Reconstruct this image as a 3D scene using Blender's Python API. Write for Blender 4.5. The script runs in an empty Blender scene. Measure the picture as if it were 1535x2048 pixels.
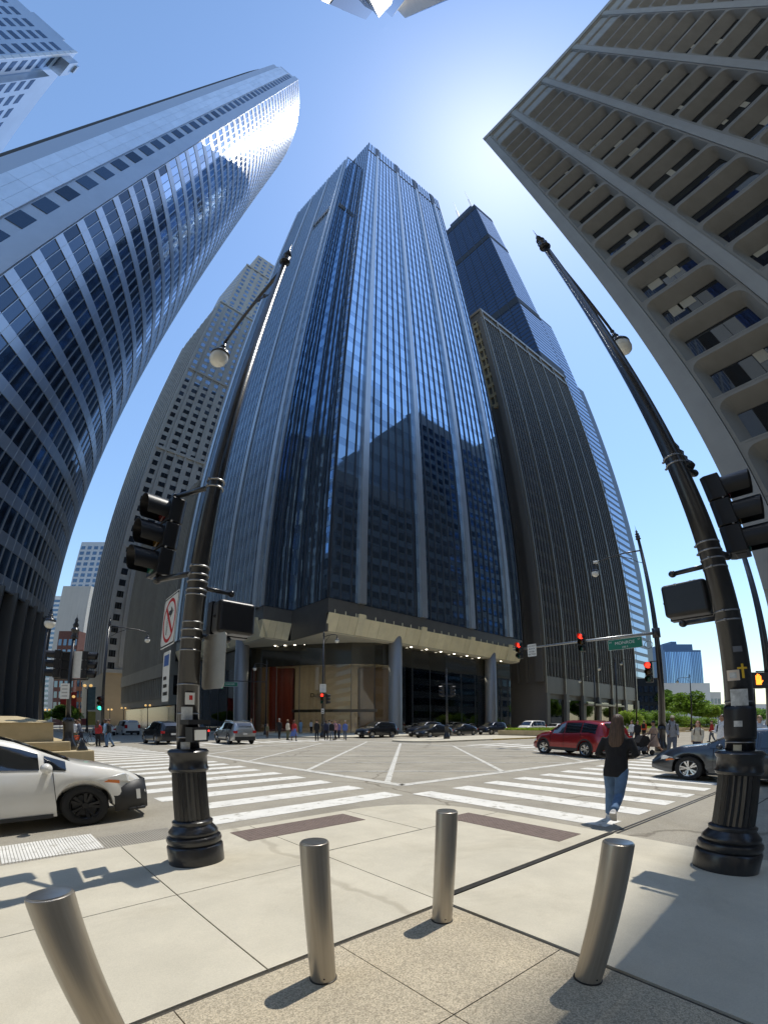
import bpy, bmesh, math, random
import numpy as np
from mathutils import Vector, Matrix, Euler
random.seed(7)
R = math.radians
scene = bpy.context.scene
scene.render.engine = 'CYCLES'
# ---------------------------------------------------------------- camera
# The photograph is a vertical sweep panorama: a cylinder whose axis lies level,
# left to right, 885 px per radian at 1535 x 2048.  World x runs along the wide
# boulevard, y along the cross street, the camera stands at the origin.
CAMSRC = '''shader camera(output point position = 0.0, output vector direction = 0.0, output color throughput = 1.0)
{
  point p = camera_shader_raster_position();
  float e = (p.y - 0.5) * 2.31412;
  direction = normalize(vector((p.x - 0.5) * 1.73446, sin(e), cos(e)));
}
'''
CAM_H, YAW, PITCH = 1.6, 41.4, 27.26
txt = bpy.data.texts.new('vertical_sweep_lens'); txt.write(CAMSRC)
cd = bpy.data.cameras.new('camera'); cam = bpy.data.objects.new('camera', cd)
scene.collection.objects.link(cam); scene.camera = cam
cam.location = (0, 0, CAM_H); cam.rotation_euler = (R(90 + PITCH), 0, R(-YAW))
cd.clip_start = 0.05; cd.clip_end = 12000; cd.lens = 12
cd.type = 'CUSTOM'; cd.custom_mode = 'INTERNAL'; cd.custom_shader = txt
# ---------------------------------------------------------------- world, sun, exposure
SUN_EL = 68.4
SH = Vector((1, 0.094)).normalized() * math.cos(R(SUN_EL))
SUND = Vector((SH.x, SH.y, math.sin(R(SUN_EL))))
w = bpy.data.worlds.new('World'); scene.world = w; w.use_nodes = True
nt = w.node_tree; bg = nt.nodes['Background']
sky = nt.nodes.new('ShaderNodeTexSky'); sky.sky_type = 'NISHITA'; sky.sun_disc = False
sky.sun_elevation = R(SUN_EL); sky.sun_rotation = math.atan2(SH.x, SH.y)
sky.air_density = 1.5; sky.dust_density = 0.35; sky.ozone_density = 6.0; sky.altitude = 100
nt.links.new(sky.outputs[0], bg.inputs[0]); bg.inputs[1].default_value = 0.15
sl = bpy.data.lights.new('sun', 'SUN'); sun = bpy.data.objects.new('sun', sl); scene.collection.objects.link(sun)
sl.energy = 2.85; sl.angle = R(0.53); sl.color = (1.0, 0.955, 0.87)
sun.rotation_euler = SUND.to_track_quat('Z', 'Y').to_euler(); sun.location = (60, 10, 300)
vs = scene.view_settings
vs.view_transform = 'Standard'; vs.look = 'None'; vs.exposure = 0.40; vs.gamma = 1.0; vs.use_curve_mapping = False
scene.cycles.max_bounces = 6; scene.cycles.glossy_bounces = 4; scene.cycles.transmission_bounces = 4
scene.cycles.transparent_max_bounces = 12; scene.cycles.caustics_reflective = True; scene.cycles.blur_glossy = 1.0; scene.cycles.caustics_refractive = False
scene.cycles.sample_clamp_indirect = 8.0; scene.cycles.sample_clamp_direct = 30.0
scene.cycles.use_denoising = True

# ---------------------------------------------------------------- materials
MATS = {}
def mat(name, col, rough=0.6, metal=0.0, var=0.0, scale=3.0, bump=0.0, bscale=40.0, emit=0.0, spec=0.5,
        island=0.0, streak=0.0, coat=0.0, alpha=1.0, trans=0.0, col2=None, stretch=None):
    if name in MATS: return MATS[name]
    m = bpy.data.materials.new(name); m.use_nodes = True
    n = m.node_tree.nodes; L = m.node_tree.links; b = n['Principled BSDF']
    c = (*col, 1.0) if len(col) == 3 else col
    b.inputs['Base Color'].default_value = c
    b.inputs['Roughness'].default_value = rough; b.inputs['Metallic'].default_value = metal
    b.inputs['Specular IOR Level'].default_value = spec
    b.inputs['Coat Weight'].default_value = coat; b.inputs['Coat Roughness'].default_value = 0.05
    b.inputs['Alpha'].default_value = alpha; b.inputs['Transmission Weight'].default_value = trans
    if emit:
        b.inputs['Emission Color'].default_value = c; b.inputs['Emission Strength'].default_value = emit
    src = None
    if var or bump or streak:
        tc = n.new('ShaderNodeTexCoord'); vec = tc.outputs['Object']
        geo = n.new('ShaderNodeNewGeometry'); vec = geo.outputs['Position']
        if stretch:
            mp = n.new('ShaderNodeMapping'); mp.inputs['Scale'].default_value = stretch
            L.new(vec, mp.inputs[0]); vec = mp.outputs[0]
    if var:
        no = n.new('ShaderNodeTexNoise'); no.inputs['Scale'].default_value = scale
        no.inputs['Detail'].default_value = 8; no.inputs['Roughness'].default_value = 0.62
        L.new(vec, no.inputs['Vector'])
        mx = n.new('ShaderNodeMix'); mx.data_type = 'RGBA'
        c2 = col2 or tuple(max(0, x * (1 - var)) for x in col[:3])
        c1 = col[:3] if col2 else tuple(min(1, x * (1 + var)) for x in col[:3])
        rp = n.new('ShaderNodeValToRGB'); rp.color_ramp.elements[0].position = 0.32; rp.color_ramp.elements[1].position = 0.68
        L.new(no.outputs[0], rp.inputs[0]); L.new(rp.outputs[0], mx.inputs[0])
        mx.inputs[6].default_value = (*c2, 1); mx.inputs[7].default_value = (*c1, 1)
        src = mx.outputs[2]
    if streak:
        st = n.new('ShaderNodeTexNoise'); st.inputs['Scale'].default_value = 1.0; st.inputs['Detail'].default_value = 5
        ms = n.new('ShaderNodeMapping'); ms.inputs['Scale'].default_value = (0.9, 0.9, 0.06)
        L.new(vec, ms.inputs[0]); L.new(ms.outputs[0], st.inputs['Vector'])
        mr = n.new('ShaderNodeMapRange'); mr.inputs[1].default_value = 0.35; mr.inputs[2].default_value = 0.75
        mr.inputs[3].default_value = 1.0 - streak; mr.inputs[4].default_value = 1.0
        L.new(st.outputs[0], mr.inputs[0])
        mm = n.new('ShaderNodeMix'); mm.data_type = 'RGBA'; mm.blend_type = 'MULTIPLY'; mm.inputs[0].default_value = 1.0
        if src: L.new(src, mm.inputs[6])
        else: mm.inputs[6].default_value = c
        L.new(mr.outputs[0], mm.inputs[7]); src = mm.outputs[2]
    if island:
        gi = n.new('ShaderNodeNewGeometry'); oi = n.new('ShaderNodeObjectInfo')
        ad = n.new('ShaderNodeMath'); ad.operation = 'ADD'; L.new(gi.outputs['Random Per Island'], ad.inputs[0]); L.new(oi.outputs['Random'], ad.inputs[1])
        fr = n.new('ShaderNodeMath'); fr.operation = 'FRACT'; L.new(ad.outputs[0], fr.inputs[0])
        mr2 = n.new('ShaderNodeMapRange'); mr2.inputs[3].default_value = 1 - island; mr2.inputs[4].default_value = 1 + island
        L.new(fr.outputs[0], mr2.inputs[0])
        m2 = n.new('ShaderNodeMix'); m2.data_type = 'RGBA'; m2.blend_type = 'MULTIPLY'; m2.inputs[0].default_value = 1.0
        m2.clamp_result = False
        if src: L.new(src, m2.inputs[6])
        else: m2.inputs[6].default_value = c
        L.new(mr2.outputs[0], m2.inputs[7]); src = m2.outputs[2]
    if src: L.new(src, b.inputs['Base Color'])
    if bump:
        nb = n.new('ShaderNodeTexNoise'); nb.inputs['Scale'].default_value = bscale; nb.inputs['Detail'].default_value = 6
        L.new(vec, nb.inputs['Vector'])
        bp = n.new('ShaderNodeBump'); bp.inputs['Strength'].default_value = bump; bp.inputs['Distance'].default_value = 0.02
        L.new(nb.outputs[0], bp.inputs['Height']); L.new(bp.outputs[0], b.inputs['Normal'])
    MATS[name] = m
    return m

def glass_mat(name, tint, inside, mixv, rough=0.02, island=0.12):
    """coated facade glass: a tinted mirror over a dark interior"""
    m = mat(name, tint, rough, 1.0, island=island)
    n = m.node_tree.nodes; L = m.node_tree.links
    b = n['Principled BSDF']; out = n['Material Output']
    d = n.new('ShaderNodeBsdfDiffuse'); d.inputs[0].default_value = (*inside, 1)
    fr = n.new('ShaderNodeFresnel'); fr.inputs[0].default_value = 1.6
    mr = n.new('ShaderNodeMapRange'); mr.inputs[3].default_value = mixv; mr.inputs[4].default_value = 1.0
    L.new(fr.outputs[0], mr.inputs[0])
    mx = n.new('ShaderNodeMixShader'); L.new(mr.outputs[0], mx.inputs[0]); L.new(d.outputs[0], mx.inputs[1]); L.new(b.outputs[0], mx.inputs[2])
    L.new(mx.outputs[0], out.inputs[0])
    return m

def clear_mat(name, tint, rough=0.02, refl=0.25):
    """see-through shop or car glass: tinted straight-through light plus a mirror coat"""
    if name in MATS: return MATS[name]
    m = bpy.data.materials.new(name); m.use_nodes = True; n = m.node_tree.nodes; L = m.node_tree.links
    n.remove(n['Principled BSDF']); out = n['Material Output']
    t = n.new('ShaderNodeBsdfTransparent'); t.inputs[0].default_value = (*tint, 1)
    g = n.new('ShaderNodeBsdfGlossy'); g.inputs[0].default_value = (.9, .95, 1, 1); g.inputs[1].default_value = rough
    fr = n.new('ShaderNodeFresnel'); fr.inputs[0].default_value = 1.5
    mr = n.new('ShaderNodeMapRange'); mr.inputs[3].default_value = refl; mr.inputs[4].default_value = 1.0
    L.new(fr.outputs[0], mr.inputs[0])
    mx = n.new('ShaderNodeMixShader'); L.new(mr.outputs[0], mx.inputs[0]); L.new(t.outputs[0], mx.inputs[1]); L.new(g.outputs[0], mx.inputs[2])
    L.new(mx.outputs[0], out.inputs[0]); MATS[name] = m
    return m

# ---------------------------------------------------------------- mesh helpers
COL = scene.collection
CUBE_V = np.array([(x, y, z) for x in (-.5, .5) for y in (-.5, .5) for z in (-.5, .5)], float)
CUBE_F = [(0, 1, 3, 2), (4, 6, 7, 5), (0, 4, 5, 1), (2, 3, 7, 6), (0, 2, 6, 4), (1, 5, 7, 3)]
class MB:
    def __init__(s): s.v = []; s.f = []; s.m = None
    def add(s, verts, faces, M=None):
        k = len(s.v)
        if M is not None: verts = [M @ Vector(p) for p in verts]
        s.v.extend(tuple(p) for p in verts); s.f.extend(tuple(i + k for i in f) for f in faces); return s
    def box(s, x0, x1, y0, y1, z0, z1, M=None):
        c = ((x0 + x1) / 2, (y0 + y1) / 2, (z0 + z1) / 2); d = (x1 - x0, y1 - y0, z1 - z0)
        return s.add([(c[0] + p[0] * d[0], c[1] + p[1] * d[1], c[2] + p[2] * d[2]) for p in CUBE_V], CUBE_F, M)
    def prism(s, poly, z0, z1, M=None):
        n = len(poly)
        v = [(p[0], p[1], z0) for p in poly] + [(p[0], p[1], z1) for p in poly]
        f = [(i, (i + 1) % n, (i + 1) % n + n, i + n) for i in range(n)] + [tuple(range(n - 1, -1, -1)), tuple(range(n, 2 * n))]
        return s.add(v, f, M)
    def lathe(s, prof, seg=24, M=None, cap=True, flute=None):
        v = []; f = []; n = len(prof)
        for i, (r, z) in enumerate(prof):
            for k in range(seg):
                a = 2 * math.pi * k / seg
                rr = r * (1 - flute[2] * (k % 2)) if flute and flute[0] <= z <= flute[1] else r
                v.append((rr * math.cos(a), rr * math.sin(a), z))
        for i in range(n - 1):
            for k in range(seg):
                k2 = (k + 1) % seg; f.append((i * seg + k, i * seg + k2, (i + 1) * seg + k2, (i + 1) * seg + k))
        if cap: f.append(tuple(range(seg - 1, -1, -1))); f.append(tuple(range((n - 1) * seg, n * seg)))
        return s.add(v, f, M)
    def tube(s, pts, r, seg=10, M=None):
        pts = [Vector(p) for p in pts]; v = []; f = []
        rs = r if isinstance(r, (list, tuple)) else [r] * len(pts)
        up0 = None
        for i, p in enumerate(pts):
            d = (pts[min(i + 1, len(pts) - 1)] - pts[max(i - 1, 0)]).normalized()
            a = Vector((0, 0, 1)) if abs(d.z) < .9 else Vector((1, 0, 0))
            if up0 is not None: a = up0
            x = d.cross(a).normalized(); y = x.cross(d).normalized(); up0 = y
            for k in range(seg):
                t = 2 * math.pi * k / seg; v.append(p + (x * math.cos(t) + y * math.sin(t)) * rs[i])
        n = len(pts)
        for i in range(n - 1):
            for k in range(seg):
                k2 = (k + 1) % seg; f.append((i * seg + k, i * seg + k2, (i + 1) * seg + k2, (i + 1) * seg + k))
        f.append(tuple(range(seg - 1, -1, -1))); f.append(tuple(range((n - 1) * seg, n * seg)))
        return s.add(v, f, M)
    def sphere(s, c, r, seg=12, rings=8, sc=(1, 1, 1), M=None):
        v = []; f = []
        for i in range(rings + 1):
            ph = math.pi * i / rings
            for k in range(seg):
                a = 2 * math.pi * k / seg
                v.append((c[0] + r * sc[0] * math.sin(ph) * math.cos(a), c[1] + r * sc[1] * math.sin(ph) * math.sin(a), c[2] + r * sc[2] * math.cos(ph)))
        for i in range(rings):
            for k in range(seg):
                k2 = (k + 1) % seg; f.append((i * seg + k, (i + 1) * seg + k, (i + 1) * seg + k2, i * seg + k2))
        return s.add(v, f, M)
    def mesh(s, name, material, smooth=False, fix=True):
        me = bpy.data.meshes.new(name); me.from_pydata(s.v, [], s.f)
        if fix:
            bm = bmesh.new(); bm.from_mesh(me); bmesh.ops.recalc_face_normals(bm, faces=bm.faces); bm.to_mesh(me); bm.free()
        me.materials.append(material)
        if smooth: me.shade_smooth() if hasattr(me, 'shade_smooth') else [setattr(p, 'use_smooth', True) for p in me.polygons]
        me.update(); return me
    def build(s, name, material, parent=None, smooth=False, loc=None, rot=None):
        return ob(name, s.mesh(name, material, smooth), parent, loc, rot)
WORLD = {}
def site(name, label, cat, loc, group=None):
    """a thing whose parts are written in world coordinates"""
    o = thing(name, label, cat, loc, 0, group); WORLD[o.name] = Matrix.Translation(loc).inverted(); return o
def ob(name, data, parent=None, loc=None, rot=None):
    o = bpy.data.objects.new(name, data); COL.objects.link(o)
    if parent is not None:
        o.parent = parent
        if parent.name in WORLD: o.matrix_parent_inverse = WORLD[parent.name]
    if loc is not None: o.location = loc
    if rot is not None: o.rotation_euler = rot
    return o
def smooth_by_angle(o, deg=35):
    me = o.data; me.shade_smooth()
    me.set_sharp_from_angle(angle=R(deg)); return o
def tag(o, label, cat, group=None):
    o['label'] = label; o['category'] = cat
    if group: o['group'] = group
    return o
def struct(o): o['kind'] = 'structure'; return o
def thing(name, label, cat, loc=(0, 0, 0), rz=0.0, group=None):
    o = bpy.data.objects.new(name, None); COL.objects.link(o); o.empty_display_size = 0.3
    o.location = loc; o.rotation_euler = (0, 0, rz); return tag(o, label, cat, group)
def copy_thing(root, loc, rz, label, group=None):
    def cp(o, par):
        c = o.copy(); COL.objects.link(c); c.parent = par
        for ch in o.children: cp(ch, c)
        return c
    r = cp(root, None); r.location = loc; r.rotation_euler = (0, 0, rz); r['label'] = label
    if group: r['group'] = group
    return r
# --- camera maths: where a world point falls on the photograph (1535 x 2048)
CA, SA = math.cos(R(YAW)), math.sin(R(YAW))
def px_of(p):
    X = p[0] * CA - p[1] * SA; Y = p[0] * SA + p[1] * CA; Z = p[2] - CAM_H
    rho = math.hypot(Y, Z)
    return 767 + 885 * X / max(rho, 1e-6), 1445 - 885 * math.atan2(Z, Y), math.sqrt(X * X + Y * Y + Z * Z)
def ground(px, py, z=0.0):
    e = (1445 - py) / 885; u = (px - 767) / 885; t = (z - CAM_H) / math.sin(e)
    X, Y = u * t, math.cos(e) * t
    return X * CA + Y * SA, -X * SA + Y * CA
def at_dist(px, py, Y):
    """point seen at this pixel, Y metres straight ahead of the camera"""
    e = (1445 - py) / 885; u = (px - 767) / 885; t = Y / math.cos(e); X = u * t
    return X * CA + Y * SA, -X * SA + Y * CA, CAM_H + t * math.sin(e)
def on_x(px, py, c):
    e = (1445 - py) / 885; u = (px - 767) / 885; v = Vector((u * CA + math.cos(e) * SA, -u * SA + math.cos(e) * CA, math.sin(e)))
    v *= c / v.x; return v.x, v.y, v.z + CAM_H
def on_y(px, py, c):
    e = (1445 - py) / 885; u = (px - 767) / 885; v = Vector((u * CA + math.cos(e) * SA, -u * SA + math.cos(e) * CA, math.sin(e)))
    v *= c / v.y; return v.x, v.y, v.z + CAM_H
def pieces(parent, name, unit, mats, material, limit=290, rest='small_pieces', smooth=False):
    """many alike pieces of one thing: the largest in the picture as objects sharing one mesh, the rest joined"""
    me = unit.mesh(name, material, smooth)
    uv = np.array(unit.v); uf = unit.f
    P = Matrix() if parent is None or parent.name in WORLD else parent.matrix_basis
    def key(M):
        x, y, d = px_of((P @ M).translation)
        return d + (0 if -40 < x < 1575 and -40 < y < 2090 else 5000)
    order = sorted(mats, key=key)
    for M in order[:limit]:
        o = ob(name, me, parent); o.matrix_basis = M
    if len(order) > limit:
        V = []; F = []; k = 0; h = np.c_[uv, np.ones(len(uv))]
        for M in order[limit:]:
            V.append((h @ np.array(M).T)[:, :3]); F.extend(tuple(i + k for i in f) for f in uf); k += len(uv)
        m2 = bpy.data.meshes.new(rest); m2.from_pydata(np.concatenate(V).tolist(), [], F); m2.materials.append(material)
        o = ob(rest, m2, parent); o['kind'] = 'stuff'
def ubox(): return MB().box(-.5, .5, -.5, .5, -.5, .5)
def frame(o, u, n):
    """matrix: local x along the facade, local y outward, z up"""
    return Matrix(((u[0], n[0], 0, o[0]), (u[1], n[1], 0, o[1]), (0, 0, 1, 0), (0, 0, 0, 1)))
def TS(x, y, z, sx, sy, sz, rz=0.0, rx=0.0):
    return Matrix.Translation((x, y, z)) @ Euler((rx, 0, rz)).to_matrix().to_4x4() @ Matrix.Diagonal((sx, sy, sz, 1))
def text_mesh(s, size, material, name='lettering', parent=None, M=None, extr=0.002, align='CENTER'):
    c = bpy.data.curves.new(name, 'FONT'); c.body = s; c.size = size; c.align_x = align; c.align_y = 'CENTER'; c.extrude = extr
    t = bpy.data.objects.new(name, c); COL.objects.link(t)
    dg = bpy.context.evaluated_depsgraph_get(); me = bpy.data.meshes.new_from_object(t.evaluated_get(dg))
    bpy.data.objects.remove(t); me.materials.clear(); me.materials.append(material)
    o = ob(name, me, parent)
    if M is not None: o.matrix_basis = M
    return o
# local frame for a sheet facing -y: text x to the right, text y up
FACE = Matrix(((1, 0, 0, 0), (0, 0, -1, 0), (0, 1, 0, 0), (0, 0, 0, 1)))
# ================================================================ ground, roads, pavements
asphalt = mat('road_concrete', (.33, .30, .24), .9, var=.16, scale=.55, bump=.25, bscale=60)
n_ = asphalt.node_tree.nodes; L_ = asphalt.node_tree.links   # tyre-polished lanes and fine grit
def speckle(m, scale, dark, amount, light=None):
    n = m.node_tree.nodes; L = m.node_tree.links; b = n['Principled BSDF']
    src = b.inputs['Base Color'].links[0].from_socket
    g = n.new('ShaderNodeNewGeometry'); v = n.new('ShaderNodeTexVoronoi'); v.inputs['Scale'].default_value = scale
    L.new(g.outputs['Position'], v.inputs['Vector'])
    sp = n.new('ShaderNodeSeparateColor'); L.new(v.outputs['Color'], sp.inputs[0])
    r = n.new('ShaderNodeMapRange'); r.inputs[1].default_value = .0; r.inputs[2].default_value = 1.
    r.inputs[3].default_value = 1 - amount; r.inputs[4].default_value = 1 + amount * (light or 1); L.new(sp.outputs[0], r.inputs[0])
    mx = n.new('ShaderNodeMix'); mx.data_type = 'RGBA'; mx.blend_type = 'MULTIPLY'; mx.inputs[0].default_value = 1; mx.clamp_result = False
    L.new(src, mx.inputs[6]); L.new(r.outputs[0], mx.inputs[7]); L.new(mx.outputs[2], b.inputs['Base Color'])
speckle(asphalt, 90, 0, .16)
walk = mat('sidewalk_concrete', (.545, .50, .395), .88, var=.09, scale=1.3, bump=.10, bscale=120); speckle(walk, 160, 0, .06)
def dirt(m, spots, spot_r, stain, crack=0.0, cs=.35):
    n = m.node_tree.nodes; L = m.node_tree.links; b = n['Principled BSDF']
    g = n.new('ShaderNodeNewGeometry')
    def mul(fac_socket, col):
        src = b.inputs['Base Color'].links[0].from_socket
        mx = n.new('ShaderNodeMix'); mx.data_type = 'RGBA'; mx.blend_type = 'MULTIPLY'; L.new(fac_socket, mx.inputs[0]); L.new(src, mx.inputs[6]); mx.inputs[7].default_value = (*col, 1); L.new(mx.outputs[2], b.inputs['Base Color'])
    v = n.new('ShaderNodeTexVoronoi'); v.inputs['Scale'].default_value = spots; L.new(g.outputs['Position'], v.inputs['Vector'])
    r = n.new('ShaderNodeMapRange'); r.inputs[1].default_value = spot_r; r.inputs[2].default_value = spot_r * .6; r.inputs[3].default_value = 0; r.inputs[4].default_value = .55; L.new(v.outputs['Distance'], r.inputs[0]); mul(r.outputs[0], (.55, .52, .48))
    no = n.new('ShaderNodeTexNoise'); no.inputs['Scale'].default_value = .7; no.inputs['Detail'].default_value = 9; no.inputs['Roughness'].default_value = .7; no.inputs['Distortion'].default_value = .6; L.new(g.outputs['Position'], no.inputs['Vector'])
    r = n.new('ShaderNodeMapRange'); r.inputs[1].default_value = .52; r.inputs[2].default_value = .72; r.inputs[4].default_value = stain; L.new(no.outputs[0], r.inputs[0]); mul(r.outputs[0], (.62, .58, .50))
    if crack:
        nw = n.new('ShaderNodeTexNoise'); nw.inputs['Scale'].default_value = 1.3; nw.inputs['Detail'].default_value = 4; L.new(g.outputs['Position'], nw.inputs['Vector'])
        ad = n.new('ShaderNodeMix'); ad.data_type = 'RGBA'; ad.inputs[0].default_value = .35; L.new(g.outputs['Position'], ad.inputs[6]); L.new(nw.outputs['Color'], ad.inputs[7])
        c = n.new('ShaderNodeTexVoronoi'); c.feature = 'DISTANCE_TO_EDGE'; c.inputs['Scale'].default_value = cs; L.new(ad.outputs[2], c.inputs['Vector'])
        r = n.new('ShaderNodeMapRange'); r.inputs[1].default_value = .006; r.inputs[2].default_value = .002; r.inputs[3].default_value = 0; r.inputs[4].default_value = crack; L.new(c.outputs['Distance'], r.inputs[0]); mul(r.outputs[0], (.45, .42, .38))
dirt(walk, 2.2, .034, .42, .35, .13); dirt(asphalt, 1.1, .05, .38, .7, .22)
aggr = mat('exposed_aggregate', (.46, .395, .285), .85, var=.10, scale=2.0, bump=.5, bscale=190); speckle(aggr, 130, 0, .34, 1.25)
jointm = mat('dark_joint', (.07, .062, .05), .95, var=.2)  # dark base that shows in the joints between slabs
paint = mat('road_paint', (.74, .72, .66), .75, var=.10, scale=2.2, bump=.1, bscale=90); 
def worn(m, base, amount=.5, scale=7):
    n = m.node_tree.nodes; L = m.node_tree.links; b = n['Principled BSDF']
    src = b.inputs['Base Color'].links[0].from_socket
    g = n.new('ShaderNodeNewGeometry'); no = n.new('ShaderNodeTexNoise'); no.inputs['Scale'].default_value = scale; no.inputs['Detail'].default_value = 10; no.inputs['Roughness'].default_value = .75
    L.new(g.outputs['Position'], no.inputs['Vector'])
    r = n.new('ShaderNodeMapRange'); r.inputs[1].default_value = amount; r.inputs[2].default_value = amount + .10; L.new(no.outputs[0], r.inputs[0])
    mx = n.new('ShaderNodeMix'); mx.data_type = 'RGBA'; L.new(r.outputs[0], mx.inputs[0]); L.new(src, mx.inputs[6]); mx.inputs[7].default_value = (*base, 1)
    L.new(mx.outputs[2], b.inputs['Base Color'])
worn(paint, (.40, .375, .31), .535, 4)
thinpaint = mat('thin_road_paint', (.62, .60, .54), .8, var=.12, scale=2, bump=.1, bscale=90); worn(thinpaint, (.27, .255, .225), .52, 4)
farm = mat('far_ground', (.23, .22, .20), .95, var=.2, scale=.02)
struct(MB().box(-6000, 6000, -6000, 6000, -.6, -.12).build('ground', farm))
road = struct(MB().box(-220, 700, -220, 900, -.1, 0).build('road', asphalt))
K = road
# --- crosswalk over the boulevard (left) and over the cross street (right)
z1 = .005
def strip(name, x0, x1, y0, y1, m, z=z1, skew=0):
    o = MB().add([(x0, y0, z), (x1, y0 + skew, z), (x1, y1 + skew, z), (x0, y1, z)], [(0, 1, 2, 3)]).build(name, m, K); return o
yl = 6.85
for i in range(20):
    strip('crosswalk_stripe', 2.45 + random.uniform(-.05, .05), 6.75 + random.uniform(-.08, .05), yl, yl + .62, paint, skew=.1); yl += 1.36
    if i > 7: yl += .06
xl = 6.95
for i in range(12):
    strip('crosswalk_stripe', xl, xl + .62, 2.72, 6.95 + random.uniform(-.06, .06), paint); xl += 1.36
# far crosswalks
for i in range(11): strip('crosswalk_stripe', 9.2 + i * 1.36, 9.8 + i * 1.36, 31.6, 35.4, paint)
for i in range(8): strip('crosswalk_stripe', 24.8, 29.4, 9.4 + i * 1.36, 10.0 + i * 1.36, paint)
# --- keep-clear box with diagonal hatching
bx0, bx1, by0, by1 = 7.75, 23.4, 8.1, 28.6
def line2(p, q, wd, z):
    d = Vector((q[0] - p[0], q[1] - p[1])).normalized(); nn = Vector((-d.y, d.x)) * wd / 2
    MB().add([(p[0] + nn.x, p[1] + nn.y, z), (p[0] - nn.x, p[1] - nn.y, z), (q[0] - nn.x, q[1] - nn.y, z), (q[0] + nn.x, q[1] + nn.y, z)], [(0, 1, 2, 3)]).build('box_marking_line', thinpaint, K)
for a, b in (((bx0, by0), (bx1, by0)), ((bx0, by0), (bx0, by1)), ((bx0, by1), (bx1, by1)), ((bx1, by0), (bx1, by1))): line2(a, b, .30, .0065)
def clip(px_, py_, dx, dy):
    t0, t1 = -1e9, 1e9
    for p, d, lo, hi in ((px_, dx, bx0, bx1), (py_, dy, by0, by1)):
        a, b = (lo - p) / d, (hi - p) / d
        t0 = max(t0, min(a, b)); t1 = min(t1, max(a, b))
    return None if t1 - t0 < .5 else ((px_ + dx * t0, py_ + dy * t0), (px_ + dx * t1, py_ + dy * t1))
for off in (-15.2, -10.1, -4.2, 1.0, 5.0, 9.6, 14.5):
    s_ = clip(12, 12 + off, .70, .714)
    if s_: line2(*s_, .17, .0085)
for Yc in (14.4, 17.6, 21.0, 24.8, 29.6, 34.0):   # the lines square to them
    s_ = clip(SA * Yc, CA * Yc, CA, -SA)
    if s_: line2(*s_, .15, .0105)
# --- ribbed concrete strip and the stop bar in the near lane
ribm = mat('ribbed_concrete', (.33, .305, .26), .9, var=.12, scale=1.5)
rb = MB()
for i in range(340): rb.box(-9 + i * .032, -9 + i * .032 + .018, 6.42, 7.15, .0, .006)
rb.build('ribbed_strip', ribm, K)['kind'] = 'stuff'
sb = MB()
for i in range(32): sb.box(-.10 + i * .032 + .001, -.10 + i * .032 + .026, 6.5, 7.45, .004, .0095)
sb.build('stop_bar', paint, K)['kind'] = 'stuff'
# --- our pavement
side = struct(MB().prism([(-60, 2.2), (2.6, 2.2), (2.6, -60), (6.55, -60), (6.55, 4.6), (6.42, 5.3), (6.05, 5.85), (5.5, 6.2), (4.8, 6.33), (-60, 6.33)], -.05, .012).build('sidewalk', jointm))
G_ = .006
SLAB_H = .03
def slab(poly, parent, m, h=SLAB_H, name='slab'):
    o = MB().prism(poly, -.02, h).build(name, m, parent); return o
def rect(x0, x1, y0, y1, g=G_): return [(x0 + g, y0 + g), (x1 - g, y0 + g), (x1 - g, y1 - g), (x0 + g, y1 - g)]
xs = [-14.5, -11.4, -8.3, -5.2, -2.05, 1.08, 2.82]
for i in range(len(xs) - 1):
    slab(rect(xs[i], xs[i + 1], 2.4, 4.15), side, walk); slab(rect(xs[i], xs[i + 1], 4.15, 6.33), side, walk)
arc = [(6.55, 4.6), (6.52, 5.0), (6.42, 5.35), (6.25, 5.65), (6.0, 5.9), (5.7, 6.12), (5.3, 6.26), (4.9, 6.32), (4.5, 6.33)]
slab([(4.65, 4.42), (6.54, 4.42)] + [(a - .006, b - .006) for a, b in arc] + [(4.65, 6.32)], side, walk)
slab(rect(2.82, 4.64, 4.42, 6.33), side, walk)
slab(rect(2.82, 6.55, 2.51, 4.41), side, walk)
slab(rect(2.84, 6.55, -.9, 2.43), side, walk); slab(rect(2.84, 6.55, -4.2, -.9), side, walk)
slab(rect(2.84, 6.55, -12, -4.2), side, walk)
# black steel channel that runs on from the pavement across the cross street
chan = mat('steel_channel', (.05, .047, .042), .5, .6, var=.3, scale=9)
MB().box(2.86, 6.54, 2.44, 2.50, -.02, .033).build('steel_channel', chan, side)
for c0, c1 in ((2.43, 2.455), (2.49, 2.515)): MB().box(6.56, 24.4, c0, c1, -.02, .010).build('steel_channel', chan, K)
strip('gutter_joint', 7.6, 24.4, 1.55, 1.575, jointm, .004)
# tactile plates with domes
tact = mat('tactile_plate', (.17, .125, .105), .8, var=.15, scale=12)
def tactile(cx, cy, lx, ly):
    p = MB().box(cx - lx / 2, cx + lx / 2, cy - ly / 2, cy + ly / 2, .0, SLAB_H + .005).build('tactile_plate', tact, side)
    d = MB(); nx, ny = int(lx / .06), int(ly / .06)
    for i in range(nx):
        for j in range(ny):
            x, y = cx - lx / 2 + (i + .5) * lx / nx, cy - ly / 2 + (j + .5) * ly / ny; a = .013; z = SLAB_H + .004
            d.add([(x - a, y - a, z), (x + a, y - a, z), (x + a, y + a, z), (x - a, y + a, z), (x - a * .55, y - a * .55, z + .006), (x + a * .55, y - a * .55, z + .006), (x + a * .55, y + a * .55, z + .006), (x - a * .55, y + a * .55, z + .006)],
                  [(0, 1, 5, 4), (1, 2, 6, 5), (2, 3, 7, 6), (3, 0, 4, 7), (4, 5, 6, 7)])
    o = d.build('dome_field', tact, p); o['kind'] = 'stuff'
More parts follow.
